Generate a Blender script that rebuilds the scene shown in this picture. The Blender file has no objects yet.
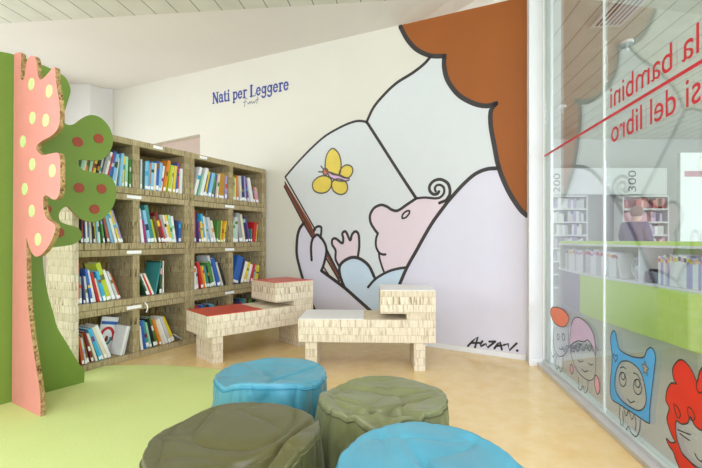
import bpy, bmesh, math, random
from mathutils import Vector, Matrix, noise
random.seed(7)
S = bpy.context.scene
COL = S.collection
F, CX, HY, H = 421.0, 351.0, 240.0, 1.05

# ------------------------------------------------------------------ materials
def srgb(h):
    if isinstance(h, str):
        h = h.lstrip('#'); c = [int(h[i:i+2], 16)/255 for i in (0, 2, 4)]
    else: c = h
    return tuple((x/12.92 if x <= .04045 else ((x+.055)/1.055)**2.4) for x in c) + (1,)

class N:
    def __init__(s, name):
        s.m = bpy.data.materials.new(name); s.m.use_nodes = True
        s.t = s.m.node_tree; s.b = s.t.nodes['Principled BSDF']; s.out = s.t.nodes['Material Output']
    def n(s, typ, **kw):
        nd = s.t.nodes.new(typ)
        for k, v in kw.items(): setattr(nd, k, v)
        return nd
    def l(s, a, b): s.t.links.new(a, b)
    def math(s, op, a, b=None, c=None):
        nd = s.n('ShaderNodeMath', operation=op)
        for i, x in enumerate((a, b, c)):
            if x is None: continue
            if isinstance(x, (int, float)): nd.inputs[i].default_value = x
            else: s.l(x, nd.inputs[i])
        return nd.outputs[0]
    def ramp(s, fac, stops):
        r = s.n('ShaderNodeValToRGB'); e = r.color_ramp.elements
        e[0].position, e[0].color = stops[0]; e[1].position, e[1].color = stops[-1]
        for p, c in stops[1:-1]:
            x = e.new(p); x.color = c
        s.l(fac, r.inputs[0]); return r.outputs[0]
    def mix(s, f, a, b, mode='MIX'):
        nd = s.n('ShaderNodeMix', data_type='RGBA', blend_type=mode)
        for i, x in ((0, f), (6, a), (7, b)):
            if isinstance(x, (int, float)): nd.inputs[i].default_value = x
            elif isinstance(x, tuple): nd.inputs[i].default_value = x
            else: s.l(x, nd.inputs[i])
        return nd.outputs[2]
    def noise(s, vec, scale, detail=3, rough=.5):
        nd = s.n('ShaderNodeTexNoise'); nd.inputs['Scale'].default_value = scale
        nd.inputs['Detail'].default_value = detail; nd.inputs['Roughness'].default_value = rough
        s.l(vec, nd.inputs['Vector']); return nd.outputs[0]
    def bump(s, h, st=.3, d=.01):
        b = s.n('ShaderNodeBump'); b.inputs['Strength'].default_value = st; b.inputs['Distance'].default_value = d
        s.l(h, b.inputs['Height']); s.l(b.outputs[0], s.b.inputs['Normal'])
    def obj(s): return s.n('ShaderNodeTexCoord').outputs['Object']

def plain(name, col, rough=.6, var=.06, scale=8, bump=0, spec=.5, metal=0, coat=0):
    k = N(name); c = srgb(col)
    o = k.obj(); nz = k.noise(o, scale)
    dk = tuple(x*(1-var) for x in c[:3])+(1,); lt = tuple(min(1, x*(1+var)) for x in c[:3])+(1,)
    k.l(k.ramp(nz, [(.3, dk), (.7, lt)]), k.b.inputs['Base Color'])
    k.b.inputs['Roughness'].default_value = rough; k.b.inputs['Metallic'].default_value = metal
    k.b.inputs['Specular IOR Level'].default_value = spec
    if coat: k.b.inputs['Coat Weight'].default_value = coat; k.b.inputs['Coat Roughness'].default_value = .08
    if bump: k.bump(k.noise(o, scale*12, 4), bump, .004)
    return k.m

def cardboard(name, light, mid, dark, layer=.0605, zoff=0.0):
    """honeycomb cardboard: stacked layers of torn vertical flutes on the cut sides, smooth paper on top"""
    k = N(name); o = k.obj(); sp = k.n('ShaderNodeSeparateXYZ'); k.l(o, sp.inputs[0])
    h = k.math('ADD', sp.outputs[0], sp.outputs[1])
    zl = k.math('DIVIDE', k.math('SUBTRACT', sp.outputs[2], zoff), layer); fl = k.math('FLOOR', zl); fr = k.math('FRACT', zl)
    cb = k.n('ShaderNodeCombineXYZ'); k.l(k.math('MULTIPLY', h, 1.0), cb.inputs[0]); k.l(k.math('MULTIPLY', fl, 7.31), cb.inputs[1])
    k.l(k.math('MULTIPLY', zl, .006), cb.inputs[2])
    n1 = k.noise(cb.outputs[0], 88, 1, .5)
    n2 = k.noise(cb.outputs[0], 7, 3, .5)
    edge = k.math('ABSOLUTE', k.math('SUBTRACT', fr, .5))
    seam = k.math('GREATER_THAN', edge, .46)
    col = k.ramp(n1, [(.3, srgb(dark)), (.44, srgb(mid)), (.58, srgb(light))])
    col = k.mix(k.math('MULTIPLY', k.math('SUBTRACT', n2, .35), 1.1), col, srgb(mid))
    wn = k.n('ShaderNodeTexWhiteNoise', noise_dimensions='1D'); k.l(k.math('ADD', fl, .37), wn.inputs['W'])
    col = k.mix(k.math('MULTIPLY', k.math('LESS_THAN', wn.outputs['Value'], .35), .55), col, srgb(mid))
    col = k.mix(k.math('MULTIPLY', k.math('GREATER_THAN', wn.outputs['Value'], .7), .4), col, srgb(light))
    col = k.mix(k.math('MULTIPLY', seam, .25), col, srgb(dark))
    g = k.n('ShaderNodeTexCoord'); sn = k.n('ShaderNodeSeparateXYZ'); k.l(g.outputs['Normal'], sn.inputs[0])
    up = k.math('GREATER_THAN', k.math('ABSOLUTE', sn.outputs[2]), .6)
    paper = k.ramp(k.noise(o, 14, 4), [(.3, srgb(mid)), (.75, srgb(light))])
    k.l(k.mix(up, col, paper), k.b.inputs['Base Color'])
    k.b.inputs['Roughness'].default_value = .85; k.b.inputs['Specular IOR Level'].default_value = .2
    hgt = k.math('MULTIPLY', k.math('SUBTRACT', n1, k.math('MULTIPLY', seam, .5)), k.math('SUBTRACT', 1, up))
    k.bump(hgt, .4, .008)
    return k.m

M = {}
def pm(name, col, **kw):
    if name not in M: M[name] = plain(name, col, **kw)
    return M[name]
M['card_shelf'] = cardboard('honeycomb_card_shelf', '#B7A780', '#9C8C66', '#5C4D32')
M['card_bench'] = cardboard('honeycomb_card_bench', '#ECDFC8', '#D6C7AA', '#92794E', .0613, .229)
M['card_edge'] = cardboard('honeycomb_card_edge', '#B99A68', '#8A6D40', '#3E2C18', .016)
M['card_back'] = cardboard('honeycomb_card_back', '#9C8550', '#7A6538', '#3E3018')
pm('wall_white', '#E8E6E3', rough=.9, var=.015, scale=2, bump=.05)
pm('wall_cream', '#DEDACD', rough=.9, var=.015, scale=2, bump=.05)
pm('soffit', '#E4DFD8', rough=.9, var=.015, scale=1.5)
pm('trim_white', '#ECECEC', rough=.45, var=.01)
pm('column_white', '#E6E5E5', rough=.5, var=.01)
pm('alu', '#D3D8D6', rough=.35, var=.02, metal=.3)
pm('joint_white', '#F4F6F6', rough=.3, var=.01)
pm('door_beige', '#C2AC9E', rough=.7, var=.02)
pm('mural_line', '#3A3434', rough=.6, var=.05)
pm('mural_orange', '#9C561C', rough=.65, var=.04, scale=1.2)
pm('mural_white', '#D8DCDD', rough=.7, var=.01)
pm('mural_lilac', '#DCD9E6', rough=.7, var=.01)
pm('mural_skin', '#E4D2DA', rough=.7, var=.01)
pm('mural_blue', '#C9DBEA', rough=.7, var=.02)
pm('mural_yellow', '#E8CF5C', rough=.6, var=.05)
pm('mural_pink', '#DDB7DC', rough=.6)
pm('mural_red', '#D9756B', rough=.6)
pm('mural_brown', '#8A4B33', rough=.6)
pm('text_blue', '#3D4F9C', rough=.6)
pm('text_grey', '#8C8C92', rough=.6)
pm('tree_pink', '#E9978F', rough=.55, var=.03)
pm('tree_green', '#6C882C', rough=.55, var=.03)
pm('dot_pale', '#D5E8A0', rough=.55, var=.03)
pm('dot_red', '#963D22', rough=.55, var=.05)
pm('sheet_red', '#D2452C', rough=.4, var=.05)
pm('sheet_coral', '#DC6358', rough=.4, var=.05)
pm('sheet_white', '#F1EFEC', rough=.4, var=.01)
pm('glass_red', '#C8202C', rough=.5, var=.03)
pm('label_white', '#F4F4F2', rough=.5, var=.01)
pm('vent_white', '#E4E6E2', rough=.5, var=.02)
pm('vent_dark', '#3A322C', rough=.8)
pm('far_wall', '#B4B4AE', rough=.9, var=.02)
pm('far_white', '#E6E6E4', rough=.6, var=.02)
pm('lime', '#C4E84E', rough=.45, var=.02)
pm('grey_lilac', '#8E8E9C', rough=.7, var=.03)
pm('far_dark', '#4A4452', rough=.7)

def floor_mat():
    k = N('yellow_linoleum'); o = k.obj()
    a = k.noise(o, 1.6, 5, .65); b = k.noise(o, 9, 5, .7)
    c = k.mix(.45, k.ramp(a, [(.3, srgb('#EAC682')), (.7, srgb('#F2D9A2'))]), k.ramp(b, [(.3, srgb('#E4BC76')), (.7, srgb('#F6E0B0'))]))
    k.l(c, k.b.inputs['Base Color']); k.b.inputs['Roughness'].default_value = .24
    k.l(k.math('ADD', k.math('MULTIPLY', b, .1), .12), k.b.inputs['Roughness'])
    return k.m
M['floor'] = floor_mat()
M['floor_grey'] = plain('grey_linoleum', '#A29FAA', rough=.35, var=.06, scale=5)
def mat_mat():
    k = N('lime_carpet'); o = k.obj(); a = k.noise(o, 160, 3, .7); b = k.noise(o, 3, 3)
    c = k.mix(.4, k.ramp(a, [(.3, srgb('#C2CE7C')), (.7, srgb('#DEE8A2'))]), k.ramp(b, [(.3, srgb('#CEDC8C')), (.7, srgb('#D8E498'))]))
    k.l(c, k.b.inputs['Base Color']); k.b.inputs['Roughness'].default_value = .95
    k.b.inputs['Specular IOR Level'].default_value = .1
    k.bump(a, .5, .004); return k.m
M['mat'] = mat_mat()
def plank_mat():
    k = N('ceiling_planks'); o = k.obj(); sp = k.n('ShaderNodeSeparateXYZ'); k.l(o, sp.inputs[0])
    t = k.math('DIVIDE', sp.outputs[1], .222); fr = k.math('FRACT', t)
    g = k.math('LESS_THAN', fr, .045)
    nz = k.noise(o, 3, 4)
    c = k.ramp(nz, [(.3, srgb('#C9C8B8')), (.7, srgb('#D6D5C6'))])
    k.l(k.mix(k.math('MULTIPLY', g, .75), c, srgb('#4C4A3E')), k.b.inputs['Base Color'])
    k.b.inputs['Roughness'].default_value = .6
    k.bump(k.math('SUBTRACT', 1, g), .6, .006)
    return k.m
M['planks'] = plank_mat()
def glass_mat(name='clear_glass', tint=(.93, .97, .95, 1)):
    k = N(name); k.t.nodes.remove(k.b)
    g = k.n('ShaderNodeNewGeometry'); d = k.n('ShaderNodeVectorMath', operation='DOT_PRODUCT')
    k.l(g.outputs['Incoming'], d.inputs[0]); k.l(g.outputs['Normal'], d.inputs[1])
    c = k.math('ABSOLUTE', d.outputs['Value'])
    f = k.math('ADD', k.math('MULTIPLY', k.math('POWER', k.math('SUBTRACT', 1, c), 4), .84), .10)
    tr = k.n('ShaderNodeBsdfTransparent'); tr.inputs[0].default_value = tint
    gl = k.n('ShaderNodeBsdfGlossy'); gl.inputs['Roughness'].default_value = 0; gl.inputs[0].default_value = (1, 1, 1, 1)
    mx = k.n('ShaderNodeMixShader'); k.l(f, mx.inputs[0]); k.l(tr.outputs[0], mx.inputs[1]); k.l(gl.outputs[0], mx.inputs[2])
    k.l(mx.outputs[0], k.out.inputs[0]); return k.m
M['glass'] = glass_mat()

def fabric(name, col):
    k = N(name); o = k.obj(); c = srgb(col)
    nz = k.noise(o, 5, 4)
    k.l(k.ramp(nz, [(.3, tuple(x*.9 for x in c[:3])+(1,)), (.7, tuple(min(1, x*1.06) for x in c[:3])+(1,))]), k.b.inputs['Base Color'])
    k.b.inputs['Roughness'].default_value = .36; k.b.inputs['Specular IOR Level'].default_value = .5
    k.b.inputs['Sheen Weight'].default_value = .1
    w = k.noise(o, 11, 5, .6)
    k.bump(w, .12, .01)
    return k.m
M['bag_blue'] = fabric('nylon_turquoise', '#4A94A8')
M['bag_olive'] = fabric('nylon_olive', '#54522A')
M['bag_sage'] = fabric('nylon_sage', '#767A50')
M['seam_dark_blue'] = plain('seam_blue', '#2D88A6')
M['seam_dark_olive'] = plain('seam_olive', '#5A5A38')

# ------------------------------------------------------------------ object helpers
def link(o, parent=None):
    COL.objects.link(o)
    if parent is not None: o.parent = parent
    return o
def tag(o, label=None, cat=None, group=None, kind=None):
    if label: o['label'] = label
    if cat: o['category'] = cat
    if group: o['group'] = group
    if kind: o['kind'] = kind
    return o
def empty(name, loc=(0, 0, 0), rz=0):
    o = bpy.data.objects.new(name, None); o.location = loc; o.rotation_euler = (0, 0, rz); o.empty_display_size = .1
    return link(o)
def mk(name, bm, mats, parent=None, smooth=False):
    if not isinstance(mats, (list, tuple)): mats = [mats]
    bmesh.ops.recalc_face_normals(bm, faces=bm.faces)
    me = bpy.data.meshes.new(name); bm.to_mesh(me); bm.free()
    for m in mats: me.materials.append(M[m] if isinstance(m, str) else m)
    for p in me.polygons: p.use_smooth = bool(smooth)
    return link(bpy.data.objects.new(name, me), parent)
def box(bm, x0, y0, z0, x1, y1, z1, bev=0, mi=0):
    r = bmesh.ops.create_cube(bm, size=1)
    for v in r['verts']:
        v.co = Vector(((x0+x1)/2+v.co.x*(x1-x0), (y0+y1)/2+v.co.y*(y1-y0), (z0+z1)/2+v.co.z*(z1-z0)))
    fs = list({f for v in r['verts'] for f in v.link_faces})
    for f in fs: f.material_index = mi
    if bev:
        bmesh.ops.bevel(bm, geom=list({e for f in fs for e in f.edges}), offset=bev, segments=2, affect='EDGES', profile=.6)
    return fs
def boxobj(name, dims, mat, parent=None, bev=0):
    bm = bmesh.new(); box(bm, *dims, bev=bev); return mk(name, bm, mat, parent)
def cyl(bm, c, r, h, seg=20, axis='Z', r2=None, mi=0):
    m = Matrix.Translation(c)
    if axis == 'Y': m = m @ Matrix.Rotation(math.pi/2, 4, 'X')
    if axis == 'X': m = m @ Matrix.Rotation(math.pi/2, 4, 'Y')
    r_ = bmesh.ops.create_cone(bm, cap_ends=True, segments=seg, radius1=r, radius2=r if r2 is None else r2, depth=h, matrix=m)
    for v in r_['verts']:
        for f in v.link_faces: f.material_index = mi
def smoothpts(pts, closed=False, k=6):
    n = len(pts); out = []
    if n < 3: return list(pts)
    rng = range(n) if closed else range(n-1)
    for i in rng:
        if closed: a, b, c, d = (pts[(i+j) % n] for j in (-1, 0, 1, 2))
        else: a, b, c, d = pts[max(i-1, 0)], pts[i], pts[i+1], pts[min(i+2, n-1)]
        for q in range(k):
            t = q/k
            out.append(tuple(.5*((2*b[m])+(-a[m]+c[m])*t+(2*a[m]-5*b[m]+4*c[m]-d[m])*t*t+(-a[m]+3*b[m]-3*c[m]+d[m])*t**3) for m in (0, 1)))
    if not closed: out.append(tuple(pts[-1]))
    return out
def ribbon(bm, pts, w, y, closed=False, taper=False):
    """flat painted stroke in the local XZ plane at depth y"""
    P = [Vector(p) for p in pts]
    Q = [P[0]]
    for p in P[1:]:
        if (p-Q[-1]).length > 1e-4: Q.append(p)
    P = Q; n = len(P)
    if n < 2: return
    L, R = [], []
    for i in range(n):
        a = P[i-1] if (i > 0 or closed) else P[i]; b = P[(i+1) % n] if (i < n-1 or closed) else P[i]
        t = (b-a)
        if t.length < 1e-6: t = Vector((1, 0))
        t.normalize(); nn = Vector((-t.y, t.x))*w/2
        if taper and not closed: nn = nn*(1-.6*i/(n-1))
        L.append(bm.verts.new((P[i].x+nn.x, y, P[i].y+nn.y))); R.append(bm.verts.new((P[i].x-nn.x, y, P[i].y-nn.y)))
    for i in range(n if closed else n-1):
        j = (i+1) % n; bm.faces.new((L[i], L[j], R[j], R[i]))
    if not closed:
        for c in (P[0], P[-1]):
            if taper and c is P[-1]: continue
            vs = [bm.verts.new((c.x+math.cos(a*math.pi/5)*w/2, y, c.y+math.sin(a*math.pi/5)*w/2)) for a in range(10)]
            bm.faces.new(vs)
def tri(bm, vs, mi=0):
    from mathutils.geometry import tessellate_polygon
    for t in tessellate_polygon([[v.co for v in vs]]):
        try: f = bm.faces.new([vs[i] for i in t]); f.material_index = mi
        except ValueError: pass
def fill(bm, pts, y):
    vs = [bm.verts.new((p[0], y, p[1])) for p in pts]
    tri(bm, vs)
def orient(bm, sign):
    pass
def ell(c, rx, rz, n=20, rot=0):
    return [(c[0]+rx*math.cos(a)*math.cos(rot)-rz*math.sin(a)*math.sin(rot), c[1]+rx*math.cos(a)*math.sin(rot)+rz*math.sin(a)*math.cos(rot)) for a in (2*math.pi*i/n for i in range(n))]

class Plane:
    """a vertical plane through floor point P along direction d; photo pixels are projected onto it"""
    def __init__(s, P, d):
        s.P = Vector(P); s.d = Vector(d).normalized(); s.rz = math.atan2(s.d.y, s.d.x)
    def hit(s, u, v):
        k = (u-CX)/F; t = (k*s.P.y-s.P.x)/(s.d.x-k*s.d.y); Y = s.P.y+s.d.y*t
        return (t, H+(HY-v)*Y/F)
    def pts(s, L): return [s.hit(*p) for p in L]
    def world(s, a, o=0, z=0):
        return Vector((s.P.x+s.d.x*a-s.d.y*o, s.P.y+s.d.y*a+s.d.x*o, z))
WALL = Plane((1.536, 3.665), (-2.616, 1.661))
SHELF = Plane((-2.154, 3.25), (1.081, 2.038))
GLASS = Plane((1.570, 3.154), (-.1267, -.992))
GREEN = Plane((-2.211, 2.652), (.263, .418))
PINK = Plane((-2.175, 2.695), (.348, -.22))

# ------------------------------------------------------------------ room shell
ZP = 3.25
def poly_slab(name, pts, z0, z1, mat, parent=None):
    bm = bmesh.new()
    a = [bm.verts.new((x, y, z0)) for x, y in pts]; b = [bm.verts.new((x, y, z1)) for x, y in pts]
    bm.faces.new(a); bm.faces.new(list(reversed(b)))
    for i in range(len(pts)):
        j = (i+1) % len(pts); bm.faces.new((a[i], a[j], b[j], b[i]))
    return mk(name, bm, mat, parent)
def wseg(name, p, q, z0, z1, th, mat, kind='structure'):
    """wall box from p to q with thickness th towards its left side"""
    p, q = Vector(p), Vector(q); d = (q-p); L = d.length
    o = boxobj(name, (0, 0, z0, L, th, z1), mat); o.location = (p.x, p.y, 0); o.rotation_euler = (0, 0, math.atan2(d.y, d.x))
    return tag(o, kind=kind)
gs = lambda a, o=0: tuple(GLASS.world(a, o))[:2]
XL, XR, YB, YF = -4.9, 9.5, -4.0, 9.2
ws = lambda a, o=0: tuple(WALL.world(a, o))[:2]
g_back = gs(7.4)
floor = poly_slab('floor', [(XL-.2, YB-.2), (g_back[0], YB-.2), (1.60, 3.52), ws(0), ws(6.668), (-4.26, 6.9), (XL-.2, 6.9)], -.1, 0, 'floor'); tag(floor, kind='structure')
floor2 = poly_slab('floor_hall', [(g_back[0], YB-.2), (XR+.2, YB-.2), (XR+.2, YF+.2), (-4.2, YF+.2), ws(6.668, -.05), ws(0, -.02), (1.60, 3.52)], -.1, -.002, 'floor_grey'); tag(floor2, kind='structure')

# plank ceiling (local x runs along the boards, like the glass wall)
E0 = Vector((-3.567, 4.278)); E1 = Vector((.44, 3.859)); ed = (E1-E0).normalized()
EL = E0-ed*((E0.x-(XL-.1))/ed.x); ER = E0+ed*((1.47-E0.x)/ed.x)
ceil = empty('ceiling', (GLASS.P.x, GLASS.P.y, 0), GLASS.rz+math.pi); tag(ceil, kind='structure')
def toloc(x, y):
    v = Matrix.Rotation(-(GLASS.rz+math.pi), 2) @ (Vector((x, y))-GLASS.P); return (v.x, v.y)
cp = [toloc(*p) for p in [(XL-.2, YB-.2), (XR+.2, YB-.2), (XR+.2, YF+.2), (1.75, YF+.2), (1.56, 3.72), tuple(ER), tuple(EL)]]
poly_slab('plank_board', cp, ZP, ZP+.1, 'planks', ceil)
# plaster soffit that rises from the plank edge to the mural wall
bm = bmesh.new()
nseg = 24
wt = lambda s: (WALL.world(s).x, WALL.world(s).y, 3.177+.0652*s)
lo = [Vector((*(ER+(EL-ER)*(i/nseg)), ZP)) for i in range(nseg+1)]
hi = []
path = [Vector(wt(0)), Vector(wt(6.668)), Vector((-4.26, 6.88, 3.60)), Vector((XL-.1, 6.88, 3.60))]
ln = [(path[i+1]-path[i]).length for i in range(3)]; tot = sum(ln)
hi = []
for i in range(nseg+1):
    t = i/nseg*tot; j = 0
    while j < 2 and t > ln[j]: t -= ln[j]; j += 1
    hi.append(path[j].lerp(path[j+1], min(1, t/ln[j])))
la = [bm.verts.new(p) for p in lo]; ha = [bm.verts.new(p) for p in hi]
lb = [bm.verts.new(p+Vector((0, 0, .12))) for p in lo]; hb = [bm.verts.new(p+Vector((0, 0, .12))) for p in hi]
for i in range(nseg):
    bm.faces.new((la[i], la[i+1], ha[i+1], ha[i])); bm.faces.new((lb[i], hb[i], hb[i+1], lb[i+1]))
sof = mk('ceiling_soffit', bm, 'soffit'); tag(sof, kind='structure')

# mural wall: slab with a door recess behind the bookcase
bm = bmesh.new()
def ztop(s): return 3.23+.0652*s
def wpoly(s0, s1, z0, z1=None):
    a = [(s0, z0), (s1, z0), (s1, ztop(s1) if z1 is None else z1), (s0, ztop(s0) if z1 is None else z1)]
    f = [bm.verts.new((x, 0, z)) for x, z in a]; b = [bm.verts.new((x, -.16, z)) for x, z in a]
    bm.faces.new(f); bm.faces.new(list(reversed(b)))
    for i in range(4):
        j = (i+1) % 4; bm.faces.new((f[i], b[i], b[j], f[j]))
wpoly(0, 4.372, 0); wpoly(4.372, 5.95, 2.563); wpoly(5.95, 6.85, 0)
wm = mk('wall_mural', bm, 'wall_cream'); wm.location = (WALL.P.x, WALL.P.y, 0); wm.rotation_euler = (0, 0, WALL.rz); tag(wm, kind='structure')
dr = boxobj('door_1', (4.375, -.15, 0, 5.947, -.10, 2.56), 'door_beige'); dr.location = wm.location; dr.rotation_euler = wm.rotation_euler; tag(dr, kind='structure')
bb = boxobj('baseboard_mural', (.01, .001, 0, 4.36, .014, .045), 'trim_white', bev=.003); bb.location = wm.location; bb.rotation_euler = wm.rotation_euler; tag(bb, kind='structure')
bb = boxobj('baseboard_mural_far', (5.96, .001, 0, 6.6, .014, .045), 'trim_white', bev=.003); bb.location = wm.location; bb.rotation_euler = wm.rotation_euler; tag(bb, kind='structure')
wseg('wall_corner', (-4.26, 6.88), (-4.095, 7.24), 0, 3.75, .2, 'wall_white')
wseg('wall_back_left', (XL-.2, 6.88), (-4.26, 6.88), 0, 3.75, .3, 'wall_white')
# white column where mural wall meets the glazing, then aluminium post
cx0 = Vector((1.489, 3.52))
colm = poly_slab('wall_column', [(1.489, 3.52), (1.603, 3.52), (1.665, 3.72), (1.60, 3.80), (1.536, 3.668)], 0, 3.3, 'column_white'); tag(colm, kind='structure')
bb = poly_slab('baseboard_column', [(1.487, 3.513), (1.605, 3.513), (1.605, 3.5195), (1.487, 3.5195)], 0, .05, 'trim_white'); tag(bb, kind='structure')

# window walls (outside the frame, they are the daylight)
def window_wall(axis, name, n0, p, a0, a1, wins, zs=(.75, 2.75), top=3.75, inward=1, mat='wall_white'):
    """axis 'X': wall plane x=p running in y; axis 'Y': wall plane y=p running in x"""
    def bx(u0, u1, z0, z1, t0=0, t1=.2):
        s = -inward
        if axis == 'X': return (min(p+s*t0, p+s*t1), u0, z0, max(p+s*t0, p+s*t1), u1, z1)
        return (u0, min(p+s*t0, p+s*t1), z0, u1, max(p+s*t0, p+s*t1), z1)
    bm = bmesh.new(); box(bm, *bx(a0, a1, 0, zs[0])); box(bm, *bx(a0, a1, zs[1], top))
    cur = a0
    for (w0, w1) in wins:
        box(bm, *bx(cur, w0, zs[0], zs[1])); cur = w1
    box(bm, *bx(cur, a1, zs[0], zs[1]))
    tag(mk(name, bm, mat), kind='structure')
    for i, (w0, w1) in enumerate(wins):
        r = empty('window_%d' % (n0+i)); tag(r, kind='structure')
        bm = bmesh.new()
        for d in [(w0, w0+.05, zs[0], zs[1]), (w1-.05, w1, zs[0], zs[1]), (w0+.05, w1-.05, zs[0], zs[0]+.05), (w0+.05, w1-.05, zs[1]-.05, zs[1]), ((w0+w1)/2-.025, (w0+w1)/2+.025, zs[0]+.05, zs[1]-.05)]:
            box(bm, *bx(*d, t0=.08, t1=.13))
        mk('window_frame', bm, 'trim_white', r)
        bm = bmesh.new(); box(bm, *bx(w0+.05, w1-.05, zs[0]+.05, zs[1]-.05, t0=.10, t1=.105)); mk('window_pane', bm, 'glass', r)
window_wall('X', 'wall_left', 1, XL, YB, 6.88, [(-3, -.6), (-.3, 2.1), (2.4, 4.4), (4.6, 6.5)])
window_wall('Y', 'wall_behind', 5, YB, XL, XR, [(-.8, 1.4), (1.8, 4.0), (4.4, 6.6), (7.0, 9.0)], zs=(.3, 2.7), top=3.35)
window_wall('X', 'wall_right', 9, XR, YB, YF, [(-3, 0), (.5, 3.5), (4, 7)], top=3.35, inward=-1)
o = boxobj('wall_back', (-4.2, YF, 0, XR, YF+.2, 3.35), 'far_wall'); tag(o, kind='structure')

# ------------------------------------------------------------------ glazed partition
gr = empty('glass_partition', (GLASS.P.x, GLASS.P.y, 0), GLASS.rz)
tag(gr, 'tall frameless glass partition with red lettering band and pale metal sill, right of the mural', 'glass wall')
J0, J1 = GLASS.hit(602.6, 0)[0], GLASS.hit(604.2, 0)[0]
F0, F1 = GLASS.hit(543.9, 0)[0], GLASS.hit(549, 0)[0]
JW = J1-J0
boxobj('glass_pane', (F0+.016, 0, .05, J0-.001, .010, ZP-.002), 'glass', gr)
boxobj('glass_pane', (J1+.001, 0, .05, 4.2, .010, ZP-.002), 'glass', gr)
boxobj('glass_pane', (4.202+JW, 0, .05, 7.3, .010, ZP-.002), 'glass', gr)
for a in (J0, 4.201): boxobj('glass_joint', (a, .001, .05, a+JW, .007, ZP-.002), 'joint_white', gr)
M['sill'] = plain('sill_grey', '#C4C1BF', rough=.3, var=.04)
boxobj('sill', (F0, -.062, 0, 7.3, .06, .030), 'sill', gr, bev=.003)
boxobj('bottom_channel', (F0, -.018, .030, 7.3, .028, .049), 'alu', gr, bev=.002)
boxobj('frame_post', (F0+.016, .012, .051, F1, .034, ZP-.003), 'alu', gr, bev=.003)
boxobj('frame_post', (F0, -.012, .051, F0+.014, .03, ZP-.003), 'joint_white', gr, bev=.002)

def decal(name, parts_, parent, mat, w=None, y=0):
    bm = bmesh.new()
    for kind, pts, *r in parts_:
        if kind == 'f': fill(bm, pts, y)
        else: ribbon(bm, pts, r[0] if r else w, y, closed=(kind == 'c'))
    return mk(name, bm, mat, parent)

def text_mesh(txt, size=1):
    cu = bpy.data.curves.new('lettering', 'FONT'); cu.body = txt; cu.size = size
    o = bpy.data.objects.new('lettering_tmp', cu); COL.objects.link(o)
    dg = bpy.context.evaluated_depsgraph_get(); dg.update()
    me = bpy.data.meshes.new_from_object(o.evaluated_get(dg))
    bpy.data.objects.remove(o); 
    return me
def place_text(name, txt, fn, mat, parent, fit=None):
    me = text_mesh(txt); xs = [v.co.x for v in me.vertices]; x0, x1 = min(xs), max(xs)
    for v in me.vertices:
        v.co = Vector(fn((v.co.x-x0)/(x1-x0), v.co.y))
    me.materials.clear(); me.materials.append(M[mat])
    return link(bpy.data.objects.new(name, me), parent)
# lettering on the hall side, read mirrored from here: local x grows towards the camera
def glass_text(txt, s_end, s_start, zb, hgt, name):
    # last letter of the word at s_end (far), first letter at s_start (near)
    return place_text(name, txt, lambda fx, fy: (s_start+(s_end-s_start)*fx, -.0016, zb+fy*hgt), 'glass_red', gr)
HGT = .176
s = GLASS.hit
glass_text('la bambini', s(610.5, 0)[0], s(699.5, 0)[0], 1.795, HGT, 'lettering')
w_full = text_mesh('asi del libro'); w_part = text_mesh('si del libro')
wf = max(v.co.x for v in w_full.vertices)-min(v.co.x for v in w_full.vertices); wp = max(v.co.x for v in w_part.vertices)-min(v.co.x for v in w_part.vertices)
e_, b_ = s(611.5, 0)[0], s(701, 0)[0]
glass_text('asi del libro', e_, e_+(b_-e_)*wf/wp, 1.598, HGT, 'lettering')
boxobj('red_rule', (F0+.02, -.0016, 1.744, 2.4, -.0004, 1.760), 'glass_red', gr)

# ------------------------------------------------------------------ window stickers (drawings of children on the glass)
M['st_line'] = plain('sticker_line', '#2E2620', rough=.5); M['st_orange'] = plain('sticker_orange', '#F0805A', rough=.5)
M['st_lilac'] = plain('sticker_lilac', '#CDB6D6', rough=.5); M['st_blue'] = plain('sticker_blue', '#4FA9E6', rough=.5)
M['st_red'] = plain('sticker_red', '#DD2A12', rough=.5); M['st_pink'] = plain('sticker_pink', '#E2A9B4', rough=.5)
def sticker(name, label, fills, lines, w):
    r = empty(name, (GLASS.P.x, GLASS.P.y, 0), GLASS.rz); tag(r, label, 'window sticker', 'drawn children stuck low on the glass')
    for nm, mat, L, hole in fills:
        pts = smoothpts(GLASS.pts(L), True, 4)
        bm = bmesh.new()
        if hole:
            hp = smoothpts(GLASS.pts(hole), True, 4)
            loops = []
            for P_ in (pts, hp):
                vs = [bm.verts.new((p[0], -.0014, p[1])) for p in P_]; loops.append([bm.edges.new((vs[i], vs[(i+1) % len(vs)])) for i in range(len(vs))])
            bmesh.ops.triangle_fill(bm, use_beauty=True, edges=loops[0]+loops[1])
        else: fill(bm, pts, -.0014)
        mk(nm, bm, mat, r)
    bm = bmesh.new()
    for nm, mat, L, hole in fills:
        ribbon(bm, smoothpts(GLASS.pts(L), True, 5), w, -.0022, True)
        if hole: ribbon(bm, smoothpts(GLASS.pts(hole), True, 5), w, -.0022, True)
    for L, cl in lines:
        ribbon(bm, smoothpts(GLASS.pts(L), cl, 5), w*.85, -.0022, cl)
    mk('outline', bm, 'st_line', r)
    return r
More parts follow.
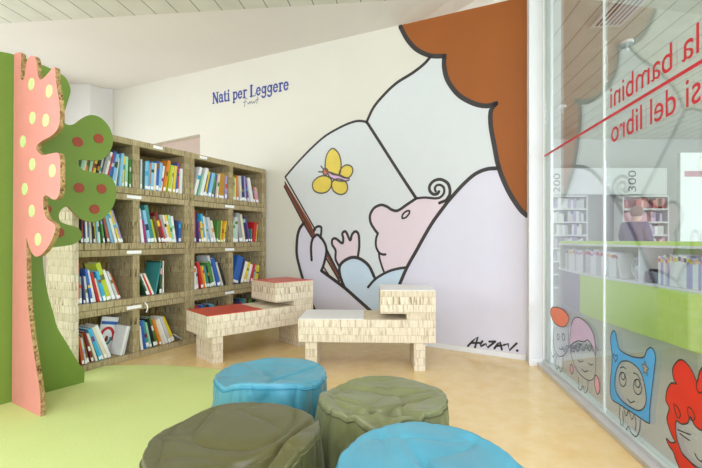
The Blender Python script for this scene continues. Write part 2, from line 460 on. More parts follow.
sticker('window_sticker', 'drawing of a child in an orange cap, farthest sticker beside the white post',
    [('cap', 'st_orange', [(553.3, 307), (550.6, 312), (552.5, 319), (556.3, 324.4), (563, 327), (567.5, 323.5), (568.5, 316.6), (562.8, 309.5)], None)],
    [([(554.4, 327.3), (553.4, 338.8), (555, 350), (559, 356), (564.5, 355), (567.9, 348.5), (568.8, 338), (568.3, 326)], False),
     ([(563.7, 333.5), (562.2, 337), (563.7, 340.5), (565.2, 337)], True), ([(558.3, 334), (557.2, 337), (558.3, 340), (559.5, 337)], True),
     ([(559.5, 348), (561, 349.5), (563, 348.3)], False),
     ([(557, 356), (555.5, 363), (557, 369), (559, 366), (561, 372), (563.5, 366), (563, 357)], False), ([(551.5, 352), (553, 357), (555, 354)], False)], .006)
sticker('window_sticker', 'drawing of a girl with lilac hair and thin plaits, second sticker from the white post',
    [('hair', 'st_lilac', [(576.5, 317.3), (572.7, 321.5), (570.8, 331), (570.2, 345), (573.5, 343), (578.5, 340.8), (584.2, 341.7), (588, 340), (592.9, 346.5), (595.8, 356), (595.6, 346.5), (593.8, 335), (589, 325.4), (582.3, 319.2)], None),
     ('plait', 'st_pink', [(596, 375.4), (595, 384), (597.5, 394), (600, 390), (599, 380)], None),
     ('plait', 'st_pink', [(571.5, 364), (570.3, 369), (572.4, 374), (573.6, 369)], None)],
    [([(570.3, 345), (571.7, 356), (575.6, 367.7), (582.3, 376.3), (590, 380.5), (595.2, 375), (596, 357)], False),
     ([(571, 347), (574, 352), (576, 345), (578.5, 351), (581, 344), (584, 351), (586.5, 344), (589.5, 351), (592, 347)], False),
     ([(578, 360), (580.5, 362), (583, 361)], False), ([(588.5, 363), (591, 365), (593, 364)], False), ([(582, 369), (585, 372), (588, 370.5)], False),
     ([(579, 377), (578.5, 386), (581, 390), (583, 386), (585.5, 393), (588, 388), (588, 381)], False)], .006)
hatL = [(613.3, 331), (611, 339), (612.6, 357.9), (610.6, 385), (612, 398.5), (618.9, 403.7), (634, 413.5), (648.6, 423), (649.8, 419), (650.8, 403), (655.3, 366), (655.5, 354.7), (652, 347.8), (647.4, 350), (643.6, 357.5), (631.6, 356.3), (620.5, 350), (617.6, 342), (615.8, 332.6)]
faceL = [(623.7, 361), (631.6, 362.6), (641, 372), (645.8, 389.5), (646.4, 402), (642.6, 409.5), (634.7, 409.5), (622, 400.5), (615.8, 389.5), (615.8, 375.3), (619, 364.8)]
def starL(c, r):
    out = []
    for i in range(10):
        a = math.pi/2+i*math.pi/5; q = r if i % 2 == 0 else r*.45
        out.append((c[0]+q*math.cos(a)*.62, c[1]-q*math.sin(a)*1.25+q*math.cos(a)*.4))
    return out
def eyeL(c, rx, ry): return [(c[0]+rx*math.cos(a), c[1]+ry*math.sin(a)+rx*.35*math.cos(a)) for a in (2*math.pi*i/10 for i in range(10))]
blue = sticker('window_sticker', 'drawing of a child in a blue eared hat with star, right of the glass joint',
    [('hat', 'st_blue', hatL, faceL)],
    [(eyeL((623, 379.4), 3.4, 7), True), (eyeL((623.3, 376), 1.9, 3.6), True), (eyeL((637.9, 387), 4, 7.5), True), (eyeL((638, 383.4), 2.3, 4), True),
     ([(620.5, 368), (623.5, 366.9), (626, 369)], False), ([(634, 373), (638, 375), (640.6, 380)], False), ([(627.8, 399), (631, 402.6), (634.7, 401.2)], False),
     ([(615.6, 361), (613.8, 356), (614.6, 354), (615.8, 356), (617.4, 355), (617.8, 358), (615.8, 362)], True),
     ([(620.5, 405), (619.6, 416), (621, 421), (622.5, 430), (625.5, 433), (628.5, 426.5), (632, 433), (636.5, 436.5), (640, 430), (640.6, 420)], False),
     ([(624, 408), (626.3, 416), (629, 411), (632, 419.5), (634.5, 414.5)], False), ([(635.5, 417), (636.4, 424), (635.6, 430)], False), ([(622.8, 411), (623.6, 419), (623.2, 426)], False)], .0065)
bm = bmesh.new(); M['st_star'] = plain('sticker_star', '#A5A08E', rough=.5)
for L, cc in ((starL((645.8, 368.5), 6.2), 1),):
    P_ = GLASS.pts(L); fill(bm, P_, -.0026)
mk('star', bm, 'st_star', blue)
bm = bmesh.new(); ribbon(bm, GLASS.pts(starL((645.8, 368.5), 6.2)), .005, -.0032, True); mk('star_outline', bm, 'st_line', blue)
redhair = [(677.7, 361.4), (673.2, 369), (674.3, 379), (677, 384), (671.8, 383), (667.4, 390.4), (666.4, 400.5), (669.7, 408), (667.4, 418.2), (669.7, 428.3), (673.2, 437.2), (676, 441.6), (671.5, 442.6), (666.8, 438.6), (669.6, 446), (673.8, 452), (676.5, 460), (680, 468), (684, 480), (697, 482), (697, 470), (690, 461), (682.8, 453.6), (678, 441), (676, 430), (676.8, 421), (682, 424), (688, 423), (691, 417), (695, 425), (701, 430), (708, 430), (716, 425), (722, 432), (727, 428), (731, 410), (729, 392), (722, 380), (718, 368), (710, 362), (701, 370), (697.6, 381), (693.5, 373), (689, 365.5), (682.8, 360)]
sticker('window_sticker', 'drawing of a child with curly red hair, sticker at the right edge of the glass',
    [('hair', 'st_red', redhair, None)],
    [([(678.2, 429.6), (685, 432.5), (691, 434.7)], False), ([(680.3, 433.4), (685.5, 437.5), (690, 440.5)], False), ([(695.4, 453.6), (698, 458.7), (702.5, 461.7), (708, 460)], False),
     ([(674, 404), (675.5, 411), (678.5, 418), (681, 415), (679, 409), (675.5, 404.5)], False), ([(688, 408), (689, 416), (693, 421), (695.5, 417), (692.5, 410), (689, 407)], False),
     ([(697.5, 381), (697, 388), (700, 393), (704, 391)], False), ([(682.8, 453.6), (692, 463), (704, 470), (716, 466), (724, 450), (724, 432)], False), ([(706, 438), (712, 439), (718, 437)], False)], .0065)

# ------------------------------------------------------------------ mural
mr = empty('wall_mural_print', (WALL.P.x, WALL.P.y, 0), WALL.rz)
tag(mr, 'huge wall mural of a baby reading a butterfly book under orange hair', 'mural')
W = WALL.pts
orange_edge = [(400.5, 26.6), (407, 38.8), (416.5, 49.4), (430.6, 55.8), (444.7, 56.2)]
orange2 = [(444.4, 56.2), (444.2, 67), (447, 78.8), (454, 90), (462, 97.5), (475, 104), (487, 106), (496, 103.6)]
orange3 = [(496, 103.8), (491, 111), (490.8, 125), (494.4, 146), (499, 168), (508.4, 190.8), (519.8, 208.7), (526.9, 215.5)]
lineA = [(430.6, 57), (423.5, 64.7), (411.8, 73.6), (397.6, 82.4), (385.9, 93), (374, 107), (366.6, 122.4)]
page_top = [(285.5, 176.8), (297.4, 163), (310.9, 148.9), (324.3, 136.9), (337.8, 128.7), (349.7, 123.2), (358.7, 121), (366.9, 122)]
page_r = [(366.9, 122), (381, 144), (397.6, 170), (416.3, 198.4)]
head_l = [(416.3, 198.4), (407.3, 204.4), (398.3, 210.4), (392.4, 210), (387, 206.6), (381, 205), (374.4, 208), (370.3, 214.8), (370.7, 222.3), (374.4, 229), (377.9, 233.5)]
mouth = [(377.9, 233.5), (376.2, 239), (376.2, 246.4), (379, 252.4), (382.7, 254.4), (385.6, 254.4)]
chin = [(379, 252.4), (379.7, 258.4), (381.9, 265.9), (384.4, 272.6)]
head_t = [(416.3, 198.4), (425, 197.6), (435.7, 198.4), (440.8, 197), (444, 193), (444, 188), (441, 185.2), (437.3, 185.2), (435, 188), (435.8, 191.5)]
curl = [(446.2, 200.4), (449.6, 195), (449.9, 189), (447.5, 183), (441, 179.5), (434.4, 180.7), (430, 185.4), (429.8, 190.5), (433, 194), (437, 194), (439, 191.6)]
tick = [(439.5, 203), (443, 201.6), (446.6, 200.4)]
lineB = [(499, 168.3), (486.9, 169.2), (474.9, 174.3), (462.9, 184.8), (451, 198), (444.7, 205.9), (432.7, 222.3), (422.3, 240), (416.3, 251), (407.3, 267), (399.8, 284)]
collar = [(407.3, 267.4), (398.3, 268.6), (389.4, 271.1), (380.4, 275.6), (374.4, 280), (368.2, 287.2)]
sleeve = [(345, 288), (340.8, 277.9), (339.6, 267.6), (343.4, 261.6), (352, 257.4), (360.5, 259), (369, 265.9), (374.4, 277)]
hand = [(339, 265.9), (335.7, 259), (335.7, 250.5), (332.3, 244.5), (332.6, 239.6), (336, 238.6), (342.3, 243.2), (343.4, 238.5), (342.5, 233.4), (346, 231.7), (350.2, 240.3), (352, 235), (355.3, 231.5), (358.6, 234.3), (359.4, 245.4), (358, 256.5)]
bighand_l = [(304, 223), (299.7, 229), (297.4, 238), (296.9, 253.9), (299.8, 267.6), (302.9, 278.7), (308, 295), (316, 312)]
finger = [(311.8, 260), (311.2, 247), (313, 238.5), (316.9, 234.8), (321.2, 237.7), (325.4, 244.5), (326.5, 252), (324, 264), (321.5, 270.7)]
thumb = [(314, 231.5), (314.6, 229), (317.6, 226.6), (320.8, 226.8), (321.6, 230), (320.6, 238)]
under = [(321.5, 270.7), (333, 279), (345, 288), (358, 299.5), (372, 312), (384, 324)]
sm = lambda L, c=False: smoothpts(W(L), c)
wl0 = W([(527.2, 215.5)])[0]; 
decal('hair_orange', [('f', sm(orange_edge)+sm(orange2)[1:]+sm(orange3)[1:]+[(.004, 3.175), (W([(400.5, 26.6)])[0][0], 3.175+.0652*W([(400.5, 26.6)])[0][0])])], mr, 'mural_orange', y=.0015)
decal('backdrop_lilac', [('f', sm(bighand_l)+[(W([(316, 312)])[0][0], .05), (.004, .05), (.004, wl0[1])]+list(reversed(sm(orange3)[24:]))[1:]+sm(lineB)[1:]+W([(390, 300), (386, 318)])+list(reversed(sm(under)))[1:]+list(reversed(sm(finger)[12:]))[1:])], mr, 'mural_lilac', y=.001)
decal('pillow_white', [('f', sm(lineA)+sm(page_r)[1:]+sm(head_t)[1:12]+W([(447, 203)])+list(reversed(sm(lineB)[:26]))+list(reversed(sm(orange3)[:25]))[1:]+list(reversed(sm(orange2)))[1:]+W([(431, 56)]))], mr, 'mural_white', y=.0015)
decal('book_page', [('f', sm(page_top)+sm(page_r)[1:]+sm(head_l)[1:]+sm(mouth[:4])[1:]+sm(chin)[1:]+W([(375, 280), (345, 288), (326, 251)]))], mr, 'mural_white', y=.0012)
decal('baby_face', [('f', sm(head_l)+sm(mouth[:4])[1:]+sm(chin)[1:]+list(reversed(sm(collar[:4])))[1:]+list(reversed(sm(lineB)[24:-6]))+list(reversed(sm(head_t)[:14])))], mr, 'mural_skin', y=.0018)
decal('baby_hand', [('f', sm(hand)+W([(352, 262)]))], mr, 'mural_skin', y=.0018)
decal('sleeve', [('f', sm(sleeve)+sm(list(reversed(collar)))[6:]+W([(399.8, 284), (396, 292), (374, 312), (371, 311)])+[W([(345, 288)])[0]])], mr, 'mural_blue', y=.002)
decal('book_cover', [('f', W([(284.5, 186), (303.4, 223), (313, 239), (316.5, 237), (311, 224), (285, 181)])), ('f', W([(326.3, 256), (339, 279.5), (341.5, 278), (326.3, 251)]))], mr, 'mural_brown', y=.002)
LW = .034
decal('outline', [('l', sm(orange_edge), .045), ('l', sm(orange2), .045), ('l', sm(orange3), .042), ('l', sm(lineA), .032), ('l', sm(page_top), .026), ('l', sm(page_r), .032),
    ('l', sm(head_l), .03), ('l', sm(mouth), .026), ('l', sm(chin), .024), ('l', sm(head_t), .024), ('l', sm(curl), .03), ('l', sm(tick), .03), ('l', sm(lineB), .036), ('l', sm(collar), .028),
    ('l', sm(sleeve), .036), ('l', sm(hand), .03), ('l', sm(bighand_l), .04), ('l', sm(finger), .034), ('l', sm(thumb), .03), ('l', sm(under), .04),
    ('l', W([(285.5, 177.5), (315.6, 230)]), .02), ('l', W([(285, 182), (312.5, 234)]), .014), ('l', W([(284.3, 186.4), (303.4, 223), (313, 239)]), .02),
    ('l', W([(326.3, 249), (342, 280)]), .03), ('l', W([(326.3, 258.2), (339.5, 281)]), .022), ('l', W([(323, 266), (329, 275)]), .02),
    ('c', smoothpts(W([(402.3, 218.2), (403, 214.4), (406, 211.6), (409.3, 210.8), (409.2, 213.6), (406, 217.4)]), True), .02)], mr, 'mural_line', y=.003)
# butterfly
wings = [[(325.9, 170), (325.7, 160.3), (328.2, 152.6), (332.9, 148.5), (338.2, 152.6), (340.8, 159.7), (341.2, 167.4), (339.2, 174.5), (332, 172.8)],
         [(339.4, 173), (342.4, 167.4), (347, 165), (351.8, 166.8), (352.9, 171.5), (350.6, 176.2), (347.2, 178), (342, 176)],
         [(325.3, 175.8), (318.2, 177.4), (312.9, 183.2), (314.1, 190.3), (320.6, 193.2), (327.6, 191.5), (331.6, 185.6), (331, 179)],
         [(331.8, 183), (332.2, 188), (334.7, 191.9), (340.6, 194.6), (345.9, 192.6), (347.8, 187.4), (345.3, 181.4), (337, 179)]]
body = [(328.5, 172), (333, 174.4), (338.5, 175.4), (344, 177.6), (349, 178.6), (348.2, 180.6), (341, 181.2), (334.7, 179.6), (329.5, 176.4)]
bh = ell((0, 0), 1, 1, 12)
decal('butterfly_wings', [('f', smoothpts(W(w_), True)) for w_ in wings], mr, 'mural_yellow', y=.0025)
decal('butterfly_body', [('f', smoothpts(W(body), True))], mr, 'mural_pink', y=.0032)
head_p = [(325.6+2.6*x, 171.8+3.4*z) for x, z in bh]
decal('butterfly_head', [('f', W(head_p))], mr, 'mural_red', y=.0036)
M['bf_line'] = plain('butterfly_line', '#6A6158', rough=.6)
decal('butterfly_outline', [('c', smoothpts(W(w_), True)) for w_ in wings]+[('c', smoothpts(W(body), True)), ('c', W(head_p)), ('l', W([(323.8, 169.4), (321.2, 166.2)])), ('l', W([(323.4, 172), (318.8, 171.8)]))], mr, 'bf_line', w=.017, y=.004)
# signature, bottom right
c4 = lambda L: [(465+x/11.7, 330+y/11.7) for x, y in L]
sig = [[(35, 188), (90, 130), (150, 80), (118, 205)], [(70, 150), (150, 150), (175, 150)], [(205, 130), (180, 165), (185, 190), (225, 170), (245, 160), (265, 205), (355, 135)], [(285, 135), (355, 133)], [(345, 215), (385, 160), (410, 140), (432, 228)], [(370, 185), (430, 182)], [(455, 175), (505, 160), (520, 238), (605, 155)]]
sg = empty('mural_signature', (WALL.P.x, WALL.P.y, 0), WALL.rz); tag(sg, 'small handwritten black signature low on the mural beside the white column', 'signature')
decal('signature_strokes', [('l', W(c4(q)), .019) for q in sig]+[('f', ell(W(c4([(612, 240)]))[0], .012, .012))], sg, 'mural_line', y=.0035)

# ---- "Nati per Leggere" in slab letters, drawn stroke by stroke
def glyph(ch):
    """strokes in a box: x 0..w, baseline 0, x-height .5, cap .72; (points, width)"""
    t = .1; f = .05
    def arc(cx, cy, rx, ry, a0, a1, n=12): return [(cx+rx*math.cos(math.radians(a0+(a1-a0)*i/n)), cy+ry*math.sin(math.radians(a0+(a1-a0)*i/n))) for i in range(n+1)]
    G = {
     'N': (.62, [([(.1, 0), (.1, .7)], .08), ([(.1, .7), (.52, 0)], .12), ([(.52, 0), (.52, .7)], .08), ([(0, .7), (.2, .7)], f), ([(0, 0), (.2, 0)], f), ([(.42, .7), (.62, .7)], f)]),
     'L': (.52, [([(.12, 0), (.12, .7)], .12), ([(0, .7), (.26, .7)], f), ([(0, 0), (.5, 0), (.5, .17)], f)]),
     'a': (.43, [(arc(.2, .36, .14, .14, 160, 0)+[(.34, .02), (.43, .02)], .1), (arc(.18, .15, .14, .14, 70, 330), .08)]),
     't': (.32, [([(.13, .65), (.13, .12)]+arc(.23, .12, .1, .11, 180, 300, 6), .1), ([(0, .48), (.3, .48)], f)]),
     'i': (.25, [([(.12, 0), (.12, .48)], .1), ([(0, .48), (.12, .48)], f), ([(0, 0), (.25, 0)], f), ([(.12, .66), (.12, .68)], .12)]),
     'p': (.46, [([(.1, -.2), (.1, .48)], .1), ([(0, .48), (.1, .48)], f), ([(0, -.2), (.22, -.2)], f), (arc(.24, .25, .17, .23, 140, -140), .09)]),
     'e': (.42, [([(.06, .27), (.36, .27)], .05)+(), (arc(.2, .25, .16, .23, 5, 320), .09)]),
     'r': (.36, [([(.12, 0), (.12, .48)], .1), ([(0, .48), (.12, .48)], f), ([(0, 0), (.25, 0)], f), (arc(.26, .34, .13, .14, 160, 50, 6), .08)]),
     'g': (.46, [(arc(.2, .28, .15, .19, 0, 360), .08), ([(.36, .46), (.36, -.05)]+arc(.2, -.06, .16, .14, 0, -160, 8), .09), ([(.36, .46), (.45, .46)], f)]),
     ' ': (.2, [])}
    return G[ch]
tl = empty('wall_lettering', (WALL.P.x, WALL.P.y, 0), WALL.rz); tag(tl, 'dark blue slab serif wording painted on the cream wall above the right bookcase', 'lettering')
a0, a1 = WALL.hit(212.7, 103.5), WALL.hit(289.5, 89.4)
string = 'Nati per Leggere'; adv = .055
tw = sum(glyph(c)[0]+adv for c in string)
bm = bmesh.new(); x = 0; Ls = (Vector(a1)-Vector(a0)); ex = Ls/tw; sc = Ls.length/tw
hz_ = 10.0*5.9/F/.72*1.02
for c in string:
    w_, st = glyph(c)
    for p, lw in st:
        Q = [(a0[0]+ex.x*(x+px_), a0[1]+ex.y*(x+px_)+hz_*py_) for px_, py_ in p]
        ribbon(bm, Q, lw*sc*1.4, .002)
    x += w_+adv
mk('letters', bm, 'text_blue', tl)
c3 = lambda L: [(205+x/7.8, 75+y/7.8) for x, y in L]
decal('handwriting', [('l', smoothpts(W(c3(L))), .012) for L in ([(330, 185), (315, 190), (310, 240), (305, 245)], [(300, 215), (325, 208)], [(335, 215), (338, 228), (350, 208), (352, 224), (362, 205), (370, 222), (380, 205), (385, 220), (395, 200)], [(412, 172), (404, 222)], [(398, 195), (418, 190)])], tl, 'text_grey', y=.002)

# ------------------------------------------------------------------ cardboard tree
tree = empty('cardboard_tree', (PINK.P.x, PINK.P.y, 0)); tag(tree, 'tall painted cardboard tree of crossed pink and green boards with dots, at the left edge', 'tree cutout')
def board(name, plane, px, th, mat, corners=None):
    pts = plane.pts(px)
    bm = bmesh.new()
    f = [bm.verts.new((a, 0, max(z, .0))) for a, z in pts]; b = [bm.verts.new((a, th, max(z, .0))) for a, z in pts]
    tri(bm, f); tri(bm, b)
    for i in range(len(f)):
        j = (i+1) % len(f); q = bm.faces.new((f[i], b[i], b[j], f[j])); q.material_index = 1
    o = mk(name, bm, [mat, 'card_edge'], tree)
    o.location = (plane.P.x-PINK.P.x, plane.P.y-PINK.P.y, .012); o.rotation_euler = (0, 0, plane.rz)
    return o
def sp2(L): return smoothpts(L, False, 4)
green_px = [(-95, 45), (-60, 44), (0, 53.5), (14, 56.5), (40, 65.6), (59.8, 75), (66.7, 81), (70.6, 91.3), (68.4, 101.5), (64.4, 115), (64, 123), (68, 126.5), (75, 125.4), (82, 120.3), (90.6, 116.5), (100.9, 119.4), (109.4, 128.8), (113, 140.8), (111, 151), (104.3, 159.6), (97.4, 162.1), (85.5, 161.6), (77.6, 161.5)]
green_px2 = [(77.6, 161.5), (79, 167), (83.8, 171.8), (95.7, 174.4), (106, 175.8), (112.8, 181), (116.4, 191), (114.9, 203.7), (109.4, 213.9), (100.9, 221.6), (92.3, 223.8), (82, 220.8), (73.5, 213.9), (67.5, 208), (61.5, 211.4), (59, 217.4), (60.7, 223.3), (68.4, 226.5), (76.9, 229), (81.9, 234.6), (80.3, 241), (73.5, 245.8), (63.2, 248), (51.3, 249.5), (44.6, 252)]
green_px3 = [(44.6, 252), (42.8, 258), (43.9, 272.6), (48, 296), (53.5, 315), (57.7, 329.8), (66.3, 344), (78.6, 364.6), (84.3, 373), (84, 384)]
gp = sp2(green_px)+sp2(green_px2)[1:]+sp2(green_px3)[1:]+[(-95, 431)]
gp = gp[:-1]
gb_pts = gp
def green_board():
    pts = GREEN.pts(gp); left = GREEN.hit(-95, 45)[0]
    return pts
_p = GREEN.pts(gp); s_end = GREEN.hit(84, 384)[0]; s_l = GREEN.hit(-95, 45)[0]
bm = bmesh.new()
outl = [(a, max(z, 0)) for a, z in _p[:-1]]+[(s_end, 0), (s_l, 0)]
f = [bm.verts.new((a, 0, z)) for a, z in outl]; b = [bm.verts.new((a, .025, z)) for a, z in outl]
tri(bm, f); tri(bm, b)
for i in range(len(f)):
    j = (i+1) % len(f); q = bm.faces.new((f[i], b[i], b[j], f[j])); q.material_index = 1
gb = mk('green_board', bm, ['tree_green', 'card_edge'], tree); gb.location = (GREEN.P.x-PINK.P.x, GREEN.P.y-PINK.P.y, .012); gb.rotation_euler = (0, 0, GREEN.rz)
pink_px = [(14, 56), (17, 54.6), (20.5, 54.5), (21.4, 60), (20.6, 77), (22.2, 82.4), (24.6, 78.5), (25.8, 67.4), (28.4, 59.7), (32.5, 57.6), (35.9, 61.4), (37.3, 74.2), (40.2, 81.6), (46.2, 77.5), (51.6, 71), (55, 70), (55.8, 82.7), (59, 103), (59.8, 120), (57.5, 131), (51, 138), (42.7, 142.5), (37.3, 147), (36.6, 152), (42, 157), (51.3, 155.6), (57.6, 155), (60, 161), (60.2, 178), (59.9, 192), (57, 200.5), (52.5, 201.4), (46.2, 197.4), (43.2, 200.3), (43.6, 212), (47, 220.8), (53.6, 225.5), (55.2, 232), (51.3, 243), (46.2, 251.5), (40.2, 257.5), (35, 258.4), (30.8, 253), (28.2, 246), (26.4, 239), (26.6, 270), (27.4, 298), (31.6, 340), (36.8, 374), (40.2, 398), (40.4, 419)]
_pp = PINK.pts(sp2(pink_px[:-7]))+PINK.pts(sp2(pink_px[-7:]))
s0p = .006
outl = [(max(a, s0p), max(z, 0)) for a, z in _pp[:-1]]+[(PINK.hit(40.4, 419)[0], 0), (s0p, 0)]
bm = bmesh.new()
f = [bm.verts.new((a, 0, z)) for a, z in outl]; b = [bm.verts.new((a, .025, z)) for a, z in outl]
tri(bm, f); tri(bm, b)
for i in range(len(f)):
    j = (i+1) % len(f); q = bm.faces.new((f[i], b[i], b[j], f[j])); q.material_index = 1
pb = mk('pink_board', bm, ['tree_pink', 'card_edge'], tree); pb.location = (0, 0, .012); pb.rotation_euler = (0, 0, PINK.rz)
for (u, v) in [(31.6, 86.2), (49.4, 93.4), (32.8, 120), (46, 122.5), (23.2, 143.5), (32.5, 166.5), (52.6, 173), (25, 191), (32, 213), (38.3, 241.5)]:
    a, z = PINK.hit(u, v); bm = bmesh.new(); cyl(bm, (a, -.002, z), .037, .004, 28, 'Y'); mk('pale_dot', bm, 'dot_pale', pb)
for (u, v, r) in [(77.6, 143.6, .034), (98.5, 140.2, .034), (79, 189.5, .034), (101.5, 190.4, .034), (94.5, 210.8, .034), (58.8, 234.2, .032), (47.2, 211, .026)]:
    a, z = GREEN.hit(u, v); bm = bmesh.new(); cyl(bm, (a, -.002, z), r*1.05, .004, 28, 'Y'); mk('red_dot', bm, 'dot_red', gb)

# ------------------------------------------------------------------ green round mat (clipped by the bookcase front)
def mat_pts():
    c = Vector((-1.75, 1.45)); R = 2.05; out = []
    for i in range(140):
        a = 2*math.pi*i/140; p = c+Vector((math.cos(a), math.sin(a)))*R
        rel = p-SHELF.P; dist = rel.x*(-SHELF.d.y)+rel.y*SHELF.d.x; al = rel.dot(SHELF.d)
        if al > -.05 and dist > -.012:
            p = p-Vector((-SHELF.d.y, SHELF.d.x))*(dist+.012)
        out.append(tuple(p))
    return out
mt = poly_slab('floor_mat', mat_pts(), .0005, .012, 'mat'); tag(mt, 'big lime green round carpet mat under the tree and beanbags', 'floor mat')

# ------------------------------------------------------------------ bookcases
UN = [(0, 1.127), (1.135, 2.307)]; DV = [(.510, .576), (1.673, 1.744)]; RI = [(.05, 1.064), (1.187, 2.245)]
RH = .4843; BT = .055; DEP = .366
cells = {}
for ui, (s0, s1) in enumerate(UN):
    r = empty('bookcase', (SHELF.P.x, SHELF.P.y, 0), SHELF.rz)
    tag(r, ['honeycomb cardboard bookcase with eight cells, nearer the green tree', 'honeycomb cardboard bookcase with eight cells, against the mural wall'][ui], 'bookcase', 'two cardboard bookcases side by side')
    dv = DV[ui]; i0, i1 = RI[ui]
    boxobj('side_panel', (s0, 0, 0, i0, DEP, 4*RH), 'card_bench' if ui == 0 else 'card_shelf', r, bev=.003)  # lighter card on the outer side: its bright daylight put into the colour
    boxobj('side_panel', (i1, 0, 0, s1, DEP, 4*RH), 'card_shelf', r, bev=.003)
    for k in range(4):
        lo_, hi_ = k*RH, (k+1)*RH
        boxobj('shelf_board', (i0, .001, lo_+.001, i1, DEP-.02, lo_+BT), 'card_shelf', r, bev=.003)
        boxobj('top_board', (i0, .003, hi_-BT, i1, DEP-.02, hi_-.002), 'card_shelf', r, bev=.003)
        boxobj('divider', (dv[0], .004, lo_+BT, dv[1], DEP-.02, hi_-BT), 'card_shelf', r, bev=.003)
        boxobj('shelf_label', ((dv[0]-.06 if k < 3 else dv[0]+(.2 if ui == 0 else -.42)), -.0015, hi_-.040, (dv[0]+.08 if k < 3 else dv[0]+(.3 if ui == 0 else -.32)), 0, hi_-.012), 'label_white', r)
        for j, (c0, c1) in enumerate(((i0, dv[0]), (dv[1], i1))):
            cells[(ui, j, k)] = (c0, c1, lo_+BT, hi_-BT)
            # each cell has its own back, some stop short and let light in
            cut = {(0, 0): .3, (0, 1): .55}.get((ui, k), 0) if j == 0 else 0
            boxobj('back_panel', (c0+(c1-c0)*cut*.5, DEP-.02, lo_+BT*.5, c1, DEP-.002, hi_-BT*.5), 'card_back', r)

COLS = {'white': '#E9E8E4', 'cream': '#E3D9BE', 'grey': '#9FA09C', 'light grey': '#C7C9C8', 'black': '#22211F', 'red': '#C22B28', 'dark red': '#7E1F22', 'orange': '#DB8328', 'rust': '#C2542B',
        'yellow': '#E3C832', 'lime': '#B8C832', 'green': '#4C8A3C', 'dark green': '#2E5138', 'teal': '#3E8C88', 'mint': '#9CCFB0', 'light blue': '#86BEDD', 'cyan': '#3BA9D6', 'blue': '#2E62B0', 'navy': '#23305E',
        'purple': '#6A4686', 'lavender': '#A79AC4', 'magenta': '#A32A68', 'pink': '#DDA0AE', 'brown': '#7A5A38', 'ochre': '#C08A2E', 'olive': '#6E7440'}
for k_, v_ in COLS.items(): M['book_'+k_] = plain('book_'+k_.replace(' ', '_'), v_, rough=.4, var=.05, scale=20)
M['pages'] = plain('book_pages', '#EDE8DA', rough=.8, var=.04, scale=60)
def book_mesh(t, h, d, col):
    """a book standing upright: spine at y=0 (front), cover boards and page block"""
    bm = bmesh.new(); c = min(.0025, t*.18)
    box(bm, 0, 0, 0, c, d, h); box(bm, t-c, 0, 0, t, d, h); box(bm, c, 0, 0, t-c, c, h)
    box(bm, c, c, .004, t-c, d-.004, h-.004, mi=1)
    me = bpy.data.meshes.new('book')
    bmesh.ops.recalc_face_normals(bm, faces=bm.faces); bm.to_mesh(me); bm.free()
    me.materials.append(M['book_'+col]); me.materials.append(M['pages']); return me
def corners(x, t, h, th):
    # lean th>0: top to the right, pivot on lower right corner; x = left extent of the footprint
    c, s_ = math.cos(th), math.sin(abs(th))
    if th >= 0:
        P_ = Vector((x+t*c, 0)); ux = Vector((-c, s_)); uz = Vector((s_, c))
        return [P_, P_+ux*t, P_+ux*t+uz*h, P_+uz*h]
    P_ = Vector((x, 0)); ux = Vector((c, s_)); uz = Vector((-s_, c))
    return [P_, P_+ux*t, P_+ux*t+uz*h, P_+uz*h]
def overlap(A, B):
    for Q in (A, B):
        for i in range(4):
            e = Q[(i+1) % 4]-Q[i]; n = Vector((-e.y, e.x)).normalized()
            a = [n.dot(p) for p in A]; b = [n.dot(p) for p in B]
            if max(a) <= min(b)+.0004 or max(b) <= min(a)+.0004: return False
    return True
def layout(spec, width, x0, xlim, ts):
    out = []
    for (col, h, lean, tm) in spec:
        th = math.radians(lean); t = ts*tm
        x = x0 if not out else out[-1][1]+.001
        if not out and th < 0: x = x0+math.sin(-th)*h
        while out and any(overlap(corners(x, t, h, th), q[0]) for q in out[-3:]): x += .0015
        out.append((corners(x, t, h, th), x, t, h, th, col))
    return out
ORD = ['first', 'second', 'third', 'fourth', 'fifth', 'sixth', 'seventh', 'eighth', 'ninth', 'tenth', 'eleventh', 'twelfth', 'thirteenth', 'fourteenth', 'fifteenth', 'sixteenth', 'seventeenth', 'eighteenth', 'nineteenth']
ROWN = ['bottom', 'third', 'second', 'top']
